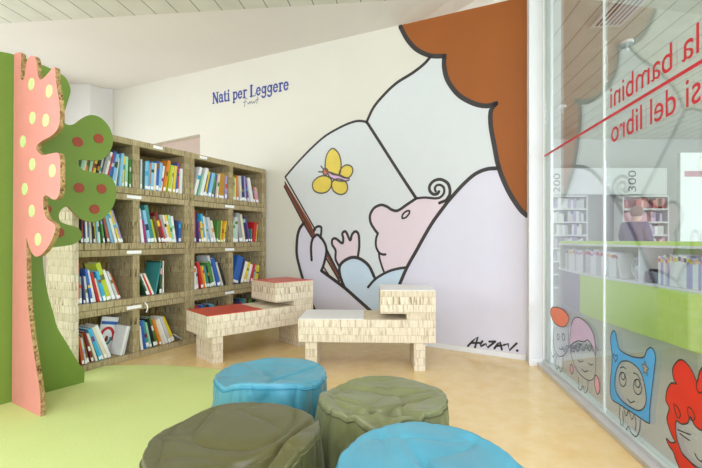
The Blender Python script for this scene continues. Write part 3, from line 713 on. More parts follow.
def fill_cell(key, spec, f0=0.0, f1=1.0, start=0, group=None):
    ui, j, k = key; c0, c1, z0, z1 = cells[key]; W_ = c1-c0
    a, b_ = c0+W_*f0+.003, c0+W_*f1-.003
    spec = [(s_[0], s_[1], s_[2], (s_[3] if len(s_) > 3 else 1)) for s_ in spec]
    lo_, hi_ = .004, .05
    for _ in range(14):
        mid = (lo_+hi_)/2; L = layout(spec, W_, a, b_, mid)
        ext = max(p.x for q in L for p in q[0]); ok = ext <= b_
        if ok: lo_ = mid
        else: hi_ = mid
    L = layout(spec, W_, a, b_, lo_)
    side = ['left bookcase', 'right bookcase'][ui]; half = ['left', 'right'][j]
    for n, (cr, x, t, h, th, col) in enumerate(L):
        d = random.uniform(.16, .21); off = random.uniform(.018, .045)
        hz = min(h, z1-z0-.012)
        o = bpy.data.objects.new('book', book_mesh(t, hz, d, col)); link(o)
        p = cr[0] if th < 0 else cr[1]   # lower-left corner of the book
        w = SHELF.world(p.x, off, z0+.001+p.y)
        # mesh x axis (thickness) -> rotate about local y
        o.matrix_world = Matrix.Translation(w) @ Matrix.Rotation(SHELF.rz, 4, 'Z') @ Matrix.Rotation(th, 4, 'Y')
        lean = 'upright' if abs(math.degrees(th)) < 4 else ('leaning right' if th > 0 else 'leaning left')
        sz = 'tall' if h > .29 else ('short' if h < .21 else 'picture')
        tag(o, '%s %s book %s, %s from left, %s row %s cell, %s' % (sz, col, lean, ORD[n+start], ROWN[k], half, side), 'book', group or 'books in the %s cell, %s row, %s' % (half, ROWN[k], side))
        if t > .006:
            if random.random() < .2: continue
            bm = bmesh.new(); q0 = random.uniform(.004, .012); box(bm, .0006, -.0012, q0, t-.0006, 0, q0+random.uniform(.022, .042)); mk('spine_label', bm, 'label_white', o)
            if random.random() < .5:
                cc = random.choice(list(COLS)); z_ = random.uniform(.35, .75)*hz
                bm = bmesh.new(); box(bm, .0006, -.0012, z_, t-.0006, 0, z_+hz*random.uniform(.08, .2)); q = mk('spine_title', bm, 'book_'+cc, o)
B = fill_cell
# top row (k=3)
B((0, 0, 3), [('mint', .25, 12), ('cream', .24, 11), ('olive', .26, 11), ('mint', .24, 10), ('red', .25, 10), ('yellow', .24, 10), ('black', .25, 12), ('light grey', .27, 12), ('grey', .25, 14), ('white', .29, 14), ('red', .28, 14, .5), ('blue', .30, 13, 1.2), ('light blue', .28, 8, 1.3), ('cream', .25, 8, .6), ('light blue', .29, 5, 1.2), ('yellow', .27, 4, .7), ('mint', .27, 2, 1.1), ('cream', .26, 2, .6), ('green', .25, 1, .6)])
B((0, 1, 3), [('purple', .26, 1, .7), ('light grey', .27, 1, .6), ('dark green', .26, 1), ('light blue', .26, 2), ('cyan', .27, 2, .7), ('orange', .25, 2, .6), ('light blue', .26, 3), ('cream', .26, 3, .7), ('blue', .28, 3), ('light blue', .27, 4), ('white', .25, 9, .7), ('orange', .31, 11, .9), ('yellow', .31, 11, .6), ('lime', .27, 9), ('cream', .26, 8, .7), ('yellow', .27, 6), ('blue', .30, 4, .6), ('red', .31, 3, .6), ('white', .25, 2, 1)])
B((1, 0, 3), [('white', .31, 17, 1.0), ('teal', .24, 16, .6), ('mint', .24, 16, .6), ('white', .31, 16, 1.1), ('black', .24, 15, .4), ('yellow', .28, 14, .9), ('blue', .27, 14, .5), ('light blue', .27, 13, 1.2), ('green', .27, 10, .7), ('purple', .26, 9, .8), ('cream', .27, 8, .7), ('ochre', .28, 4, 2.2), ('lavender', .26, 2, .8)])
B((1, 1, 3), [('white', .26, 1, .7), ('lime', .27, 1, .5), ('cream', .26, 0, .7), ('orange', .29, -2, .8), ('light grey', .29, -3, .8), ('navy', .30, -4, 1.3), ('lavender', .30, -5, .8), ('purple', .28, -9, .6), ('white', .29, -13, 1), ('cream', .28, -14, .6), ('brown', .19, -12, .6), ('pink', .19, -10, .8), ('pink', .18, -10, .9)], 0, .98)
# second row (k=2)
B((0, 0, 2), [('dark red', .26, 0, 1.2), ('black', .22, 0, .6), ('red', .26, -1, .8), ('navy', .22, -2, .6), ('white', .24, -2, .7), ('blue', .24, -2, .6), ('cream', .24, -3, .8), ('black', .21, -3, .6), ('yellow', .24, -4, .8), ('light blue', .25, -4, .6), ('white', .24, -5, .8), ('green', .24, -8, .7), ('black', .25, -10, .6), ('rust', .27, -12, 1), ('light blue', .27, -14, .9), ('white', .29, -16, 1), ('yellow', .28, -18, .8), ('lavender', .29, -19, 1.1)], 0, .86)
B((0, 1, 2), [('white', .31, -7, 1), ('magenta', .21, -7, .9), ('light blue', .30, -11, 1.1), ('teal', .35, -12, 1.3), ('lime', .22, -14, .7), ('brown', .25, -15, .8), ('dark red', .29, -17, 1), ('red', .22, -17, .7), ('grey', .27, -16, 1.1), ('cream', .27, -15, .8), ('yellow', .27, -14, .9), ('mint', .27, -12, .9), ('white', .26, -9, 1), ('navy', .22, -2, .9), ('blue', .21, 0, 1)], 0, .98)
B((1, 0, 2), [('blue', .26, 0, .6), ('red', .33, -1, .9), ('navy', .32, -2, .7), ('purple', .22, -4, .8), ('yellow', .22, -6, .9), ('cyan', .30, -9, .9), ('cream', .28, -10, .9), ('light blue', .27, -12, .8), ('light grey', .27, -14, 1.3), ('cream', .24, -14, .9)], 0, .66)
B((1, 0, 2), [('green', .24, 3, .8), ('olive', .25, 4, 1.3), ('lime', .24, 6, .8), ('orange', .24, 9, .9), ('yellow', .24, 9, .6), ('blue', .2, 9, .6)], .68, 1, 10)
B((1, 1, 2), [('mint', .25, 0, 1), ('light grey', .29, -1, 1.1), ('grey', .34, -10, 1.3), ('cream', .33, -11, .8), ('navy', .32, -12, .9), ('purple', .29, -13, .6)], 0, .64)
B((1, 1, 2), [('teal', .16, 0, .8), ('red', .24, 7, 1.6), ('yellow', .22, 9, .6)], .66, .93, 6)
# third row (k=1)
B((0, 0, 1), [('red', .34, 0, .6), ('grey', .22, -2, .8), ('navy', .23, -4, .6), ('light grey', .22, -7, .7), ('blue', .28, -10, .8), ('white', .27, -12, 1.1), ('red', .25, -14, .8), ('cream', .2, -15, .7), ('cyan', .26, -15, 1), ('lime', .33, -17, 1.6), ('white', .27, -20, 1.2), ('light grey', .26, -21, .8), ('rust', .24, -22, .8)], 0, .82)
B((0, 1, 1), [('dark green', .2, -24, .8), ('white', .21, -24, 1), ('red', .2, -25, .7), ('cream', .22, -25, .9), ('teal', .3, 12, .6), ('dark green', .31, 2, 1), ('cream', .31, 0, .5)], 0, .58)
B((1, 0, 1), [('white', .24, -3, 1.1), ('light grey', .22, -6, .9), ('red', .28, -12, 1), ('orange', .24, -13, .9), ('yellow', .24, -13, .6), ('teal', .24, -14, .9), ('black', .24, -14, .6), ('green', .28, -15, 1.5), ('light grey', .35, -16, 1.1), ('blue', .32, -18, 1.5), ('cream', .28, -20, .5), ('black', .27, -21, 1.2)], 0, .97)
B((1, 1, 1), [('blue', .32, 18, 2.2), ('navy', .3, 19, 1), ('white', .26, 20, 1.1), ('yellow', .25, 20, .8), ('white', .22, 18, 1), ('red', .22, 15, .8), ('light blue', .2, 13, .8), ('yellow', .2, 12, 1)], .02, .95)
# bottom row (k=0)
B((0, 0, 0), [('rust', .24, -9, .9), ('light grey', .22, -10, .7), ('brown', .25, -12, 1), ('dark red', .27, -15, .9), ('cream', .25, -17, .8), ('cyan', .29, -19, 1.1), ('light blue', .29, -20, .8), ('cream', .3, -21, 1.2), ('white', .31, -22, 1.3)], 0, .63)
B((0, 1, 0), [('white', .22, -7, .8), ('blue', .27, -9, .9), ('teal', .26, -11, 1.1), ('mint', .24, -13, .8), ('black', .28, -15, .8), ('green', .29, -16, .9), ('orange', .27, -18, .8), ('cream', .26, -19, 1), ('white', .27, -21, .9), ('light grey', .28, -22, 1), ('yellow', .28, -25, 1.2)], 0, .82)
B((1, 0, 0), [('navy', .25, -5), ('red', .31, -6), ('dark green', .27, -7), ('blue', .31, -8), ('black', .3, -9, 1.2), ('orange', .26, -10), ('cyan', .3, -11), ('cream', .25, -10)], 0, .8)
B((1, 1, 0), [('black', .3, 4), ('navy', .31, 4), ('magenta', .27, 5), ('teal', .3, 5, 1.2), ('dark red', .29, 6), ('green', .28, 7), ('black', .27, 8)], 0, .8)
# extra things in the cells
c0, c1, z0, z1 = cells[(0, 0, 0)]
def shelf_obj(name, bm, mats, a, off, z, th=0, yaw=0, label='', cat='book', group=None):
    o = mk(name, bm, mats); o.matrix_world = Matrix.Translation(SHELF.world(a, off, z)) @ Matrix.Rotation(SHELF.rz+yaw, 4, 'Z') @ Matrix.Rotation(th, 4, 'Y')
    return tag(o, label, cat, group)
# large annual with a round emblem, cover facing out, leaning right
bm = bmesh.new(); box(bm, 0, 0, 0, .14, .014, .30, bev=.001)
big = shelf_obj('book', bm, 'book_white', c0+(c1-c0)*.56, .222, z0+.034, math.radians(12), math.radians(-10), 'large white book facing outwards with blue band and red ring, bottom row, left bookcase', 'book')
mkb = lambda nm, bm, m_: mk(nm, bm, m_, big)
bm = bmesh.new(); box(bm, .002, -.0015, .235, .138, 0, .262); mkb('cover_band', bm, 'book_blue')
bm = bmesh.new(); ribbon(bm, [(x_+.07, z_+.12) for x_, z_ in [(math.cos(math.radians(a))*.054, math.sin(math.radians(a))*.085) for a in range(-10, 191, 10)]], .024, -.0016); mkb('cover_ring', bm, 'book_red')
bm = bmesh.new(); ribbon(bm, [(x_+.07, z_+.12) for x_, z_ in [(math.cos(math.radians(a))*.034, math.sin(math.radians(a))*.056) for a in range(180, 361, 12)]], .02, -.0016); mkb('cover_arc', bm, 'book_teal')
bm = bmesh.new(); fill(bm, ell((.07, .11), .014, .028), -.0018); mkb('cover_figure', bm, 'book_dark red')
for i, (fx, th, h) in enumerate([(.86, 15, .25), (.91, 14, .24)]):
    o = bpy.data.objects.new('book', book_mesh(.018, h, .15, ['white', 'light grey'][i])); link(o)
    o.matrix_world = Matrix.Translation(SHELF.world(c0+(c1-c0)*fx-.05, .01+.002*i, z0+.006)) @ Matrix.Rotation(SHELF.rz, 4, 'Z') @ Matrix.Rotation(math.radians(th), 4, 'Y')
    tag(o, ['white slim book leaning right beside the ringed cover, bottom row, left bookcase', 'pale grey slim book leaning right against the divider, bottom row, left bookcase'][i], 'book')
# fallen thin book, small dark book propped behind, paper slip
c0, c1, z0, z1 = cells[(0, 1, 0)]
bm = bmesh.new(); box(bm, 0, 0, 0, .008, .18, .19)
shelf_obj('book', bm, 'book_light grey', c1-.175, .03, z0+.045, math.radians(-0), 0, 'x', 'book') if False else None
o = bpy.data.objects.new('book', book_mesh(.008, .11, .18, 'light grey')); link(o)
o.matrix_world = Matrix.Translation(SHELF.world(c1-.006, .03, z0+.003)) @ Matrix.Rotation(SHELF.rz, 4, 'Z') @ Matrix.Rotation(math.radians(-55), 4, 'Y')
tag(o, 'thin pale book slumped almost flat at the right end, bottom row, left bookcase', 'book')
c0, c1, z0, z1 = cells[(0, 0, 0)]
bm = bmesh.new(); box(bm, 0, 0, 0, .15, .012, .2)
shelf_obj('book', bm, 'book_navy', c0+.02, .27, z0+.17, math.radians(-16), 0, 'dark blue book lying behind the leaning row, bottom row, left bookcase') if False else None
# white paper slip hanging from the edge between third and bottom row
c0, c1, z0, z1 = cells[(0, 1, 0)]
bm = bmesh.new(); L_ = smoothpts([(0, .0), (.012, .03), (.006, .06), (-.014, .085)], False, 4)
ribbon(bm, L_, .012, 0); r_ = bmesh.ops.extrude_face_region(bm, geom=bm.faces[:])
for v in [g for g in r_['geom'] if isinstance(g, bmesh.types.BMVert)]: v.co.y -= .001
sl = mk('paper_strip', bm, 'label_white'); sl.matrix_world = Matrix.Translation(SHELF.world(c0+.062, -.002, z1-.03)) @ Matrix.Rotation(SHELF.rz, 4, 'Z')
tag(sl, 'small curled white paper strip hanging over the edge of the left bookcase', 'paper strip')

# ------------------------------------------------------------------ benches
def bench(P, d, col, top_col, label):
    rz = math.atan2(d[1], d[0]); r = empty('cardboard_bench', (P[0], P[1], 0), rz); tag(r, label, 'bench', 'stacked cardboard benches')
    Wd = .455; L = 1.10
    boxobj('seat_slab', (0, 0, .229, L, Wd, .413), 'card_bench', r, bev=.004)
    boxobj('seat_sheet', (.004, .002, .413, .525, Wd-.002, .4175), col, r)
    boxobj('leg', (.055, .02, 0, .15, Wd-.09, .229), 'card_bench', r, bev=.004)
    boxobj('leg', (.93, .02, 0, 1.02, Wd-.09, .229), 'card_bench', r, bev=.004)
    boxobj('arm_spacer', (.87, .004, .413, L-.002, Wd-.01, .462), 'card_bench', r, bev=.003)
    boxobj('arm_block', (.66, 0, .462, L, Wd, .645), 'card_bench', r, bev=.004)
    boxobj('arm_sheet', (.663, .003, .645, L-.003, Wd-.003, .649), top_col, r)
    return r
bench((-1.195, 3.499), (.74, .672), 'sheet_red', 'sheet_coral', 'honeycomb cardboard bench with red seat sheet, beside the bookcase')
bench((-.426, 3.385), (1.098, -.045), 'sheet_white', 'sheet_white', 'honeycomb cardboard bench with white seat sheet, in front of the mural')

# ------------------------------------------------------------------ bean bags
def beanbag(loc, R, hgt, mat, seam, label, seed, dips, rot=0, folds=(), tilt=(90, 0)):
    r = empty('bean_bag', (loc[0], loc[1], .0125 if (Vector(loc)-Vector((-1.75, 1.45))).length < 2.05 else .001), 0); tag(r, label, 'bean bag', 'four nylon bean bags huddled on the mat')
    NT, prof = 200, []
    # (kind, t)
    rows = [('b', i/5) for i in range(0, 5)]+[('s', i/34) for i in range(0, 34)]+[('t', i/46) for i in range(0, 47)]
    bm = bmesh.new(); grid = []
    off = Vector((seed*3.1, seed*1.7, seed*.9))
    def rimz(a):
        z = hgt
        for (a0, w_, dp) in dips:
            da = (a-math.radians(a0)+math.pi) % (2*math.pi)-math.pi
            z -= dp*math.exp(-(da/math.radians(w_))**2)
        return z+.012*noise.noise(Vector((math.cos(a)*1.6, math.sin(a)*1.6, 0))+off)
    def rr(a): return R*(1+.05*noise.noise(Vector((math.cos(a), math.sin(a), 3))+off))
    for kind, t in rows:
        row = []
        for i in range(NT):
            a = 2*math.pi*i/NT; ca, sa = math.cos(a), math.sin(a); R_ = rr(a); hz = rimz(a)
            if kind == 'b': x, z = R_*.9*t, 0.0
            elif kind == 's':
                x = R_*(.90+.10*math.sin(math.pi*min(1, t*1.15))**.6 if t < .43 else 1.0-.065*((t-.43)/.57)**2); z = hz*t
            else:
                q = 1-t; x = R_*.935*q
                w_ = min(1, (1-q)*1.3); w_ = w_*w_*(3-2*w_)
                zc = hgt-.012+tilt[1]*x*math.cos(a-math.radians(tilt[0]))
                z = hz*(1-w_)+zc*w_
            p = Vector((x*ca, x*sa, z))
            n1 = noise.noise(p*3+off)
            # sharp tension creases: ridged noise, drawn out down the sides
            sq = Vector((ca*2.3, sa*2.3, z*2.2+.5*math.sin(2*a)))+off
            rid = (1-abs(noise.noise(sq)))**10; rid2 = (1-abs(noise.noise(sq*2.1+off)))**8
            tq = Vector((p.x*4.2+n1*.6, p.y*2.1, 0))+off
            rt = (1-abs(noise.noise(tq)))**12; rt2 = (1-abs(noise.noise(Vector((p.x*3, p.y*8, 2))+off*2)))**10
            if kind == 's':
                k_ = min(1, t*4)
                p += Vector((ca, sa, 0))*((-.030*rid-.012*rid2+.014*n1+.010)*k_*(1-.7*max(0, (t-.6)/.4)))
            elif kind == 't':
                e_ = min(1, (1-q)*7)
                p += Vector((0, 0, 1))*((-.012*rt-.005*rt2+.007*n1)*e_)
                if q > .82: 
                    f_ = (q-.82)/.18
                    p += Vector((ca, sa, 0))*((-.030*rid-.012*rid2+.014*n1+.010)*f_*.3)
            for (fa, fx0, fx1, wd, dp) in folds:
                # linear fold across the top: line at angle fa, distance fx0
                nrm = Vector((math.cos(math.radians(fa)), math.sin(math.radians(fa))))
                dist = p.x*nrm.x+p.y*nrm.y-fx0*R
                tang = abs(-p.x*nrm.y+p.y*nrm.x-fx1*R)
                if z > hgt*.45:
                    k_ = math.exp(-(dist/(wd*R))**2)*math.exp(-(tang/(.6*R))**2)*((z/hgt-.45)/.55)
                    p.z -= dp*k_
                    if dist > 0: p.z += dp*.35*math.exp(-((dist-.1*R)/(wd*1.3*R))**2)*math.exp(-(tang/(.6*R))**2)*((z/hgt-.45)/.55)
            if kind == 'b': p.z = 0
            p.z = max(p.z, 0)
            row.append(bm.verts.new(p))
        grid.append(row)
    for j in range(len(grid)-1):
        for i in range(NT):
            k = (i+1) % NT
            try: bm.faces.new((grid[j][i], grid[j][k], grid[j+1][k], grid[j+1][i]))
            except ValueError: pass
    seam_pts = [v.co.copy() for v in grid[5+34-2]]
    bmesh.ops.remove_doubles(bm, verts=bm.verts[:], dist=.0006)
    mk('bag_body', bm, mat, r, smooth=True)
    # piped seam round the top panel
    bm = bmesh.new(); rings = []
    n = len(seam_pts)
    for i in range(n):
        c = seam_pts[i]; tg = (seam_pts[(i+1) % n]-seam_pts[i-1]).normalized(); up = Vector((0, 0, 1)); sd = tg.cross(up).normalized(); up = sd.cross(tg)
        out = Vector((c.x, c.y, 0)).normalized()
        c = c+out*.0015+Vector((0, 0, .001))
        rings.append([bm.verts.new(c+(sd*math.cos(q)+up*math.sin(q))*.0032) for q in (2*math.pi*m/6 for m in range(6))])
    for i in range(n):
        for m in range(6):
            bm.faces.new((rings[i][m], rings[i][(m+1) % 6], rings[(i+1) % n][(m+1) % 6], rings[(i+1) % n][m]))
    mk('seam', bm, seam, r, smooth=True)
    return r
beanbag((-.39, 2.07), .282, .385, 'bag_blue', 'seam_dark_blue', 'turquoise bean bag farthest back, behind the olive one', 1.3, [(-85, 50, -.035), (-40, 12, .015), (-130, 14, .012)], folds=[(-80, .6, .1, .06, .02), (-50, .2, .3, .05, .015)])
beanbag((.127, 1.72), .268, .405, 'bag_sage', 'seam_dark_olive', 'sage green bean bag between the two turquoise ones', 4.1, [(-92, 16, .035), (-60, 20, -.015), (-125, 20, -.012), (150, 25, .02)], folds=[(-125, .45, .2, .07, .05), (-60, .4, -.2, .07, .04), (75, .35, 0, .08, .02)])
beanbag((-.372, 1.36), .286, .412, 'bag_olive', 'seam_dark_olive', 'dark olive bean bag at the bottom left in front', 7.7, [(-75, 45, .03), (-18, 28, -.03), (150, 22, .02)], folds=[(-25, .62, 0, .05, .03), (-60, .5, -.3, .05, .02)], tilt=(90, .05))
beanbag((.25, 1.14), .298, .43, 'bag_blue', 'seam_dark_blue', 'turquoise bean bag nearest at the bottom edge, right of the olive one', 9.2, [(-60, 60, .07), (12, 45, .055)], folds=[(200, .1, .1, .06, .02), (-15, .7, 0, .07, .03)], tilt=(140, .08))

# ------------------------------------------------------------------ hall behind the glass
# lime counter with book niche, plan follows a gentle curve
def cfront(y):  # x of counter front at depth y
    return 3.2+.01*max(0, y-2)+(.0 if y < 5.2 else .09*(y-5.2)**1.8)
def strip(name, y0, y1, o0, o1, z0, z1, mat, parent, n=28):
    bm = bmesh.new(); A = []
    for i in range(n+1):
        y = y0+(y1-y0)*i/n; x = cfront(y)
        A.append([bm.verts.new((x+o, y, z)) for o, z in ((o0, z0), (o1, z0), (o1, z1), (o0, z1))])
    for i in range(n):
        for k in range(4): bm.faces.new((A[i][k], A[i][(k+1) % 4], A[i+1][(k+1) % 4], A[i+1][k]))
    bm.faces.new(A[0]); bm.faces.new(list(reversed(A[-1])))
    return mk(name, bm, mat, parent, smooth=False)
ct = empty('reception_counter', (0, 0, 0)); tag(ct, 'curved lime green counter with a white open shelf, behind the glass partition', 'counter')
strip('front_panel', 1.2, 6.1, 0, .42, 0, .555, 'lime', ct)
strip('end_panel', 6.1, 7.3, 0, .42, 0, .555, 'grey_lilac', ct)
strip('lower_shelf', 1.2, 7.3, -.01, .42, .555, .580, 'far_white', ct)
strip('back_panel', 1.2, 7.3, .38, .42, .580, .968, 'lime', ct)
strip('upper_shelf', 1.2, 7.3, -.01, .42, .968, .992, 'far_white', ct)
strip('counter_top', 1.2, 7.3, .02, .45, .992, 1.035, 'lime', ct)
for y in (1.5, 3.0, 4.72, 7.2):
    x = cfront(y); boxobj('shelf_upright', (x+.0, y-.01, .58, x+.38, y+.01, .968), 'far_white', ct)
pale = ['white', 'white', 'light grey', 'white', 'cream', 'lavender', 'white']
def counter_book(y, t, h, col, label, group, lean=0):
    o = bpy.data.objects.new('book', book_mesh(t, h, .2, col)); link(o)
    o.matrix_world = Matrix.Translation((cfront(y)+.03, y, .5815)) @ Matrix.Rotation(-math.pi/2, 4, 'Z') @ Matrix.Rotation(math.radians(lean), 4, 'Y')
    # spine faces -x : mesh y -> +x, mesh x -> -y
    tag(o, label, 'book', group)
    if t > .012:
        bm = bmesh.new(); box(bm, .001, -.0012, h*.8, t-.001, 0, h*.93); mk('spine_label', bm, 'book_'+random.choice(['yellow', 'pink', 'red', 'lavender', 'black']), o)
y = 4.46; i = 0
while y > 2.2 and i < 60:
    t = random.uniform(.022, .04); hh = random.uniform(.28, .33)
    if y < 3.8: break
    counter_book(y, t, hh, random.choice(pale), 'white volume with bright top label, %s from left on the counter shelf' % ORD[min(i, 18)], 'white volumes on the counter shelf'); y -= t+.002; i += 1
y = 6.9; i = 0
while y > 5.25:
    t = random.uniform(.05, .085); hh = random.uniform(.3, .34)
    if 5.98 < y < 6.16: y = 5.97; continue
    counter_book(y, t, hh, random.choice(['white', 'light grey', 'white']), 'wide pale binder, %s from the far end of the counter shelf behind glass' % ORD[min(i, 18)], 'pale binders on the far counter shelf'); y -= t+.004; i += 1
for q, (yy, ln_) in enumerate([(5.2, 14), (5.1, 16)]):
    counter_book(yy, .02, .3, 'white', ['slim white book leaning beside the pale binders on the counter shelf', 'slim white book leaning towards the round ornament on the counter shelf'][q], 'leaning books on the counter shelf', -ln_)
bm = bmesh.new()
bmesh.ops.create_uvsphere(bm, u_segments=20, v_segments=12, radius=.05, matrix=Matrix.Translation((0, 0, .13)))
for rr_, tt in ((.125, .012), (.09, .01)):
    n1, n2 = 40, 8; V = []
    for i in range(n1):
        a = 2*math.pi*i/n1
        V.append([bm.verts.new(((tt*math.sin(b)), (rr_+tt*math.cos(b))*math.cos(a), .138+(rr_+tt*math.cos(b))*math.sin(a))) for b in (2*math.pi*j/n2 for j in range(n2))])
    for i in range(n1):
        for j in range(n2): bm.faces.new((V[i][j], V[i][(j+1) % n2], V[(i+1) % n1][(j+1) % n2], V[(i+1) % n1][j]))
box(bm, -.03, -.06, 0, .03, .06, .014)
og = mk('globe_ornament', bm, 'alu', smooth=False); og.location = (cfront(4.98)+.15, 4.93, .581); tag(og, 'round ringed metal ornament on the counter shelf behind the glass', 'ornament')
bm = bmesh.new(); box(bm, 0, 0, 0, .16, .15, .12, bev=.01); box(bm, .02, .04, .12, .12, .11, .15, bev=.006); cyl(bm, (-.01, .075, .06), .04, .03, 20, 'X')
cm = mk('dark_case', bm, 'far_dark'); cm.location = (cfront(4.6)+.06, 4.74, .581); tag(cm, 'small dark boxy case beside the round ornament on the counter shelf', 'case')
cm.location.y = 4.56+.0
# far wall: white header boards with rotated numbers, bookcases below
def far(u, v, Y): return ((u-CX)/F*Y, H+(HY-v)*Y/F)
YW = 9.0
hb_ = empty('header_board', (0, YW-.05, 0)); tag(hb_, 'long white header board with black numbers 200 and 300 over the far bookcases', 'sign')
x0, z0_ = far(540, 194.5, YW-.05); x1, z1_ = far(667, 168, YW-.05)
boxobj('board', (x0-.6, 0, z0_, x1, .04, z1_), 'far_white', hb_)
for txt, (ua, va, ub, vb) in (('200', (553.2, 192.5, 560, 173.5)), ('300', (628, 191.5, 636, 170.5))):
    xa, za = far(ua, va, YW-.055); xb, zb = far(ub, vb, YW-.055)
    place_text('number', txt, lambda fx, fy: (xb-(xb-xa)*fy/.72, -.003, za+(zb-za)*fx), 'far_dark', hb_)
def far_case(ua, ub, label, cols_, gname):
    xa = far(ua, 0, YW-.3)[0]; xb = far(ub, 0, YW-.3)[0]; r = empty('white_bookcase', (xa, YW-.33, 0)); tag(r, label, 'bookcase', 'white bookcases on the far wall')
    Wd = xb-xa; th = .025
    boxobj('side_panel', (0, 0, 0, th, .3, 1.95), 'far_white', r); boxobj('side_panel', (Wd-th, 0, 0, Wd, .3, 1.95), 'far_white', r)
    boxobj('back_panel', (th, .285, 0, Wd-th, .3, 1.95), 'grey_lilac', r)
    for k in range(8):
        z = .05+k*.27; boxobj('shelf_board', (th, 0, z, Wd-th, .285, z+.03), 'far_white', r)
    for k in range(2, 7):
        z = .05+k*.27+.031; x = xa+th+.01; n = 0
        proto = {}
        while x < xb-th-.09 and n < 16:
            if random.random() < .12: x += .08; continue
            t = random.uniform(.035, .065); h = random.uniform(.16, .22); c = random.choice(cols_[k % len(cols_)])
            o = bpy.data.objects.new('book', book_mesh(t, h, .18, c)); link(o); o.location = (x, YW-.33+.02, z+.0005)
            tag(o, '%s book, %s from left on the %s shelf, %s' % ({'white': 'white', 'light grey': 'pale grey'}.get(c, c), ORD[n], ['', '', 'lowest visible', 'fourth', 'third', 'second', 'top'][k], gname), 'book', 'books on the far wall, %s' % gname)
            x += t+.003; n += 1
far_case(549, 587, 'tall white bookcase of pale books under the number 200, far wall behind the glass', [['white', 'light grey', 'lavender', 'white']], 'bookcase beside the white post')
far_case(622, 668, 'tall white bookcase with a reddish top row under the number 300, behind the glass', [['light grey', 'white', 'lavender'], ['pink', 'lavender', 'light grey']], 'bookcase behind the person')
# reddish top row for the right case is picked up by recolouring the copies there
for o in COL.objects:
    if o.name.startswith('book') and o.get('group', '').endswith('behind the person') and 'top shelf' in o.get('label', ''):
        c = random.choice(['red', 'pink', 'rust', 'dark red']); o.data.materials[0] = M['book_'+c]; o['label'] = o['label'].replace(o['label'].split(' book,')[0], c, 1)
xa, za = far(680.4, 152.6, 7.0)
pn = empty('partition_panel', (xa, 7.0, 0)); tag(pn, 'white standing partition panel with a dull pink sign strip, right edge behind the glass', 'partition')
boxobj('panel', (0, 0, 0, 1.3, .08, za), 'far_white', pn, bev=.004)
sx0, sz0 = far(684.6, 176.7, 7.0); sx1, sz1 = far(706, 171, 7.0)
M['dullpink'] = plain('dull_pink', '#C08A94')
boxobj('sign_strip', (sx0-xa, -.006, sz0, sx1-xa+.2, 0, sz1), 'dullpink', pn)
# ceiling vent, spotlights
vx, vy = 2.46, 4.34
vr = empty('ceiling_vent', (vx, vy, ZP), GLASS.rz+math.pi); tag(vr, 'long white slotted air vent in the plank ceiling seen through the glass', 'vent')
boxobj('vent_frame', (-1.5, -.30, -.02, 0, -.0, 0), 'vent_white', vr, bev=.003)
for k in range(6):
    yy = -.265+k*.042; boxobj('slot', (-1.46, yy, -.0215, -.05, yy+(.016 if k < 4 else .020), -.0195), 'vent_dark' if k > 3 else 'grey_lilac', vr)
for (u, v) in ((626.8, 41.5), (562, 106)):
    Y = (ZP-H)*F/(HY-v); X = (u-CX)/F*Y
    sr = empty('ceiling_spotlight', (X, Y, ZP)); tag(sr, 'small white %s on plank ceiling, %s' % (('round spotlight with short stem', 'right of the vent, behind glass') if v < 60 else ('round spotlight', 'farthest one, near the white post')), 'spotlight', 'round ceiling spotlights in the hall')
    bm = bmesh.new(); cyl(bm, (0, 0, -.015), .065, .03, 24, r2=.065); mk('mount_plate', bm, 'vent_white', sr)
    bm = bmesh.new(); cyl(bm, (0, 0, -.06), .014, .06, 12); cyl(bm, (0, 0, -.10), .03, .03, 16, r2=.02); mk('stem', bm, 'alu', sr)

# ------------------------------------------------------------------ person browsing behind the counter
def skin(name, verts, edges, radii, mat, parent, sub=2, root=0):
    me = bpy.data.meshes.new(name); me.from_pydata(verts, edges, []); o = bpy.data.objects.new(name+'_tmp', me); COL.objects.link(o)
    md = o.modifiers.new('s', 'SKIN'); 
    for i, rd in enumerate(radii):
        sv = me.skin_vertices[0].data[i]; sv.radius = rd if isinstance(rd, tuple) else (rd, rd); sv.use_root = (i == root)
    ms = o.modifiers.new('u', 'SUBSURF'); ms.levels = sub; ms.render_levels = sub
    dg = bpy.context.evaluated_depsgraph_get(); dg.update()
    m2 = bpy.data.meshes.new_from_object(o.evaluated_get(dg)); m2.name = name
    bpy.data.objects.remove(o)
    m2.materials.clear(); m2.materials.append(M[mat] if isinstance(mat, str) else mat)
    for p in m2.polygons: p.use_smooth = True
    return link(bpy.data.objects.new(name, m2), parent)
M['skin'] = plain('skin', '#C9A08C', rough=.55); M['purple_cloth'] = plain('purple_cloth', '#5B4A70', rough=.85); M['hair_p'] = plain('hair_brown', '#6E5048', rough=.7); M['jeans'] = plain('dark_jeans', '#33384A', rough=.8)
px_ = (634-CX)/F*6.5
pr = empty('person', (px_, 6.5, 0), math.radians(118)); tag(pr, 'person in a purple top with brown hair, head bowed, standing beyond the counter', 'person')
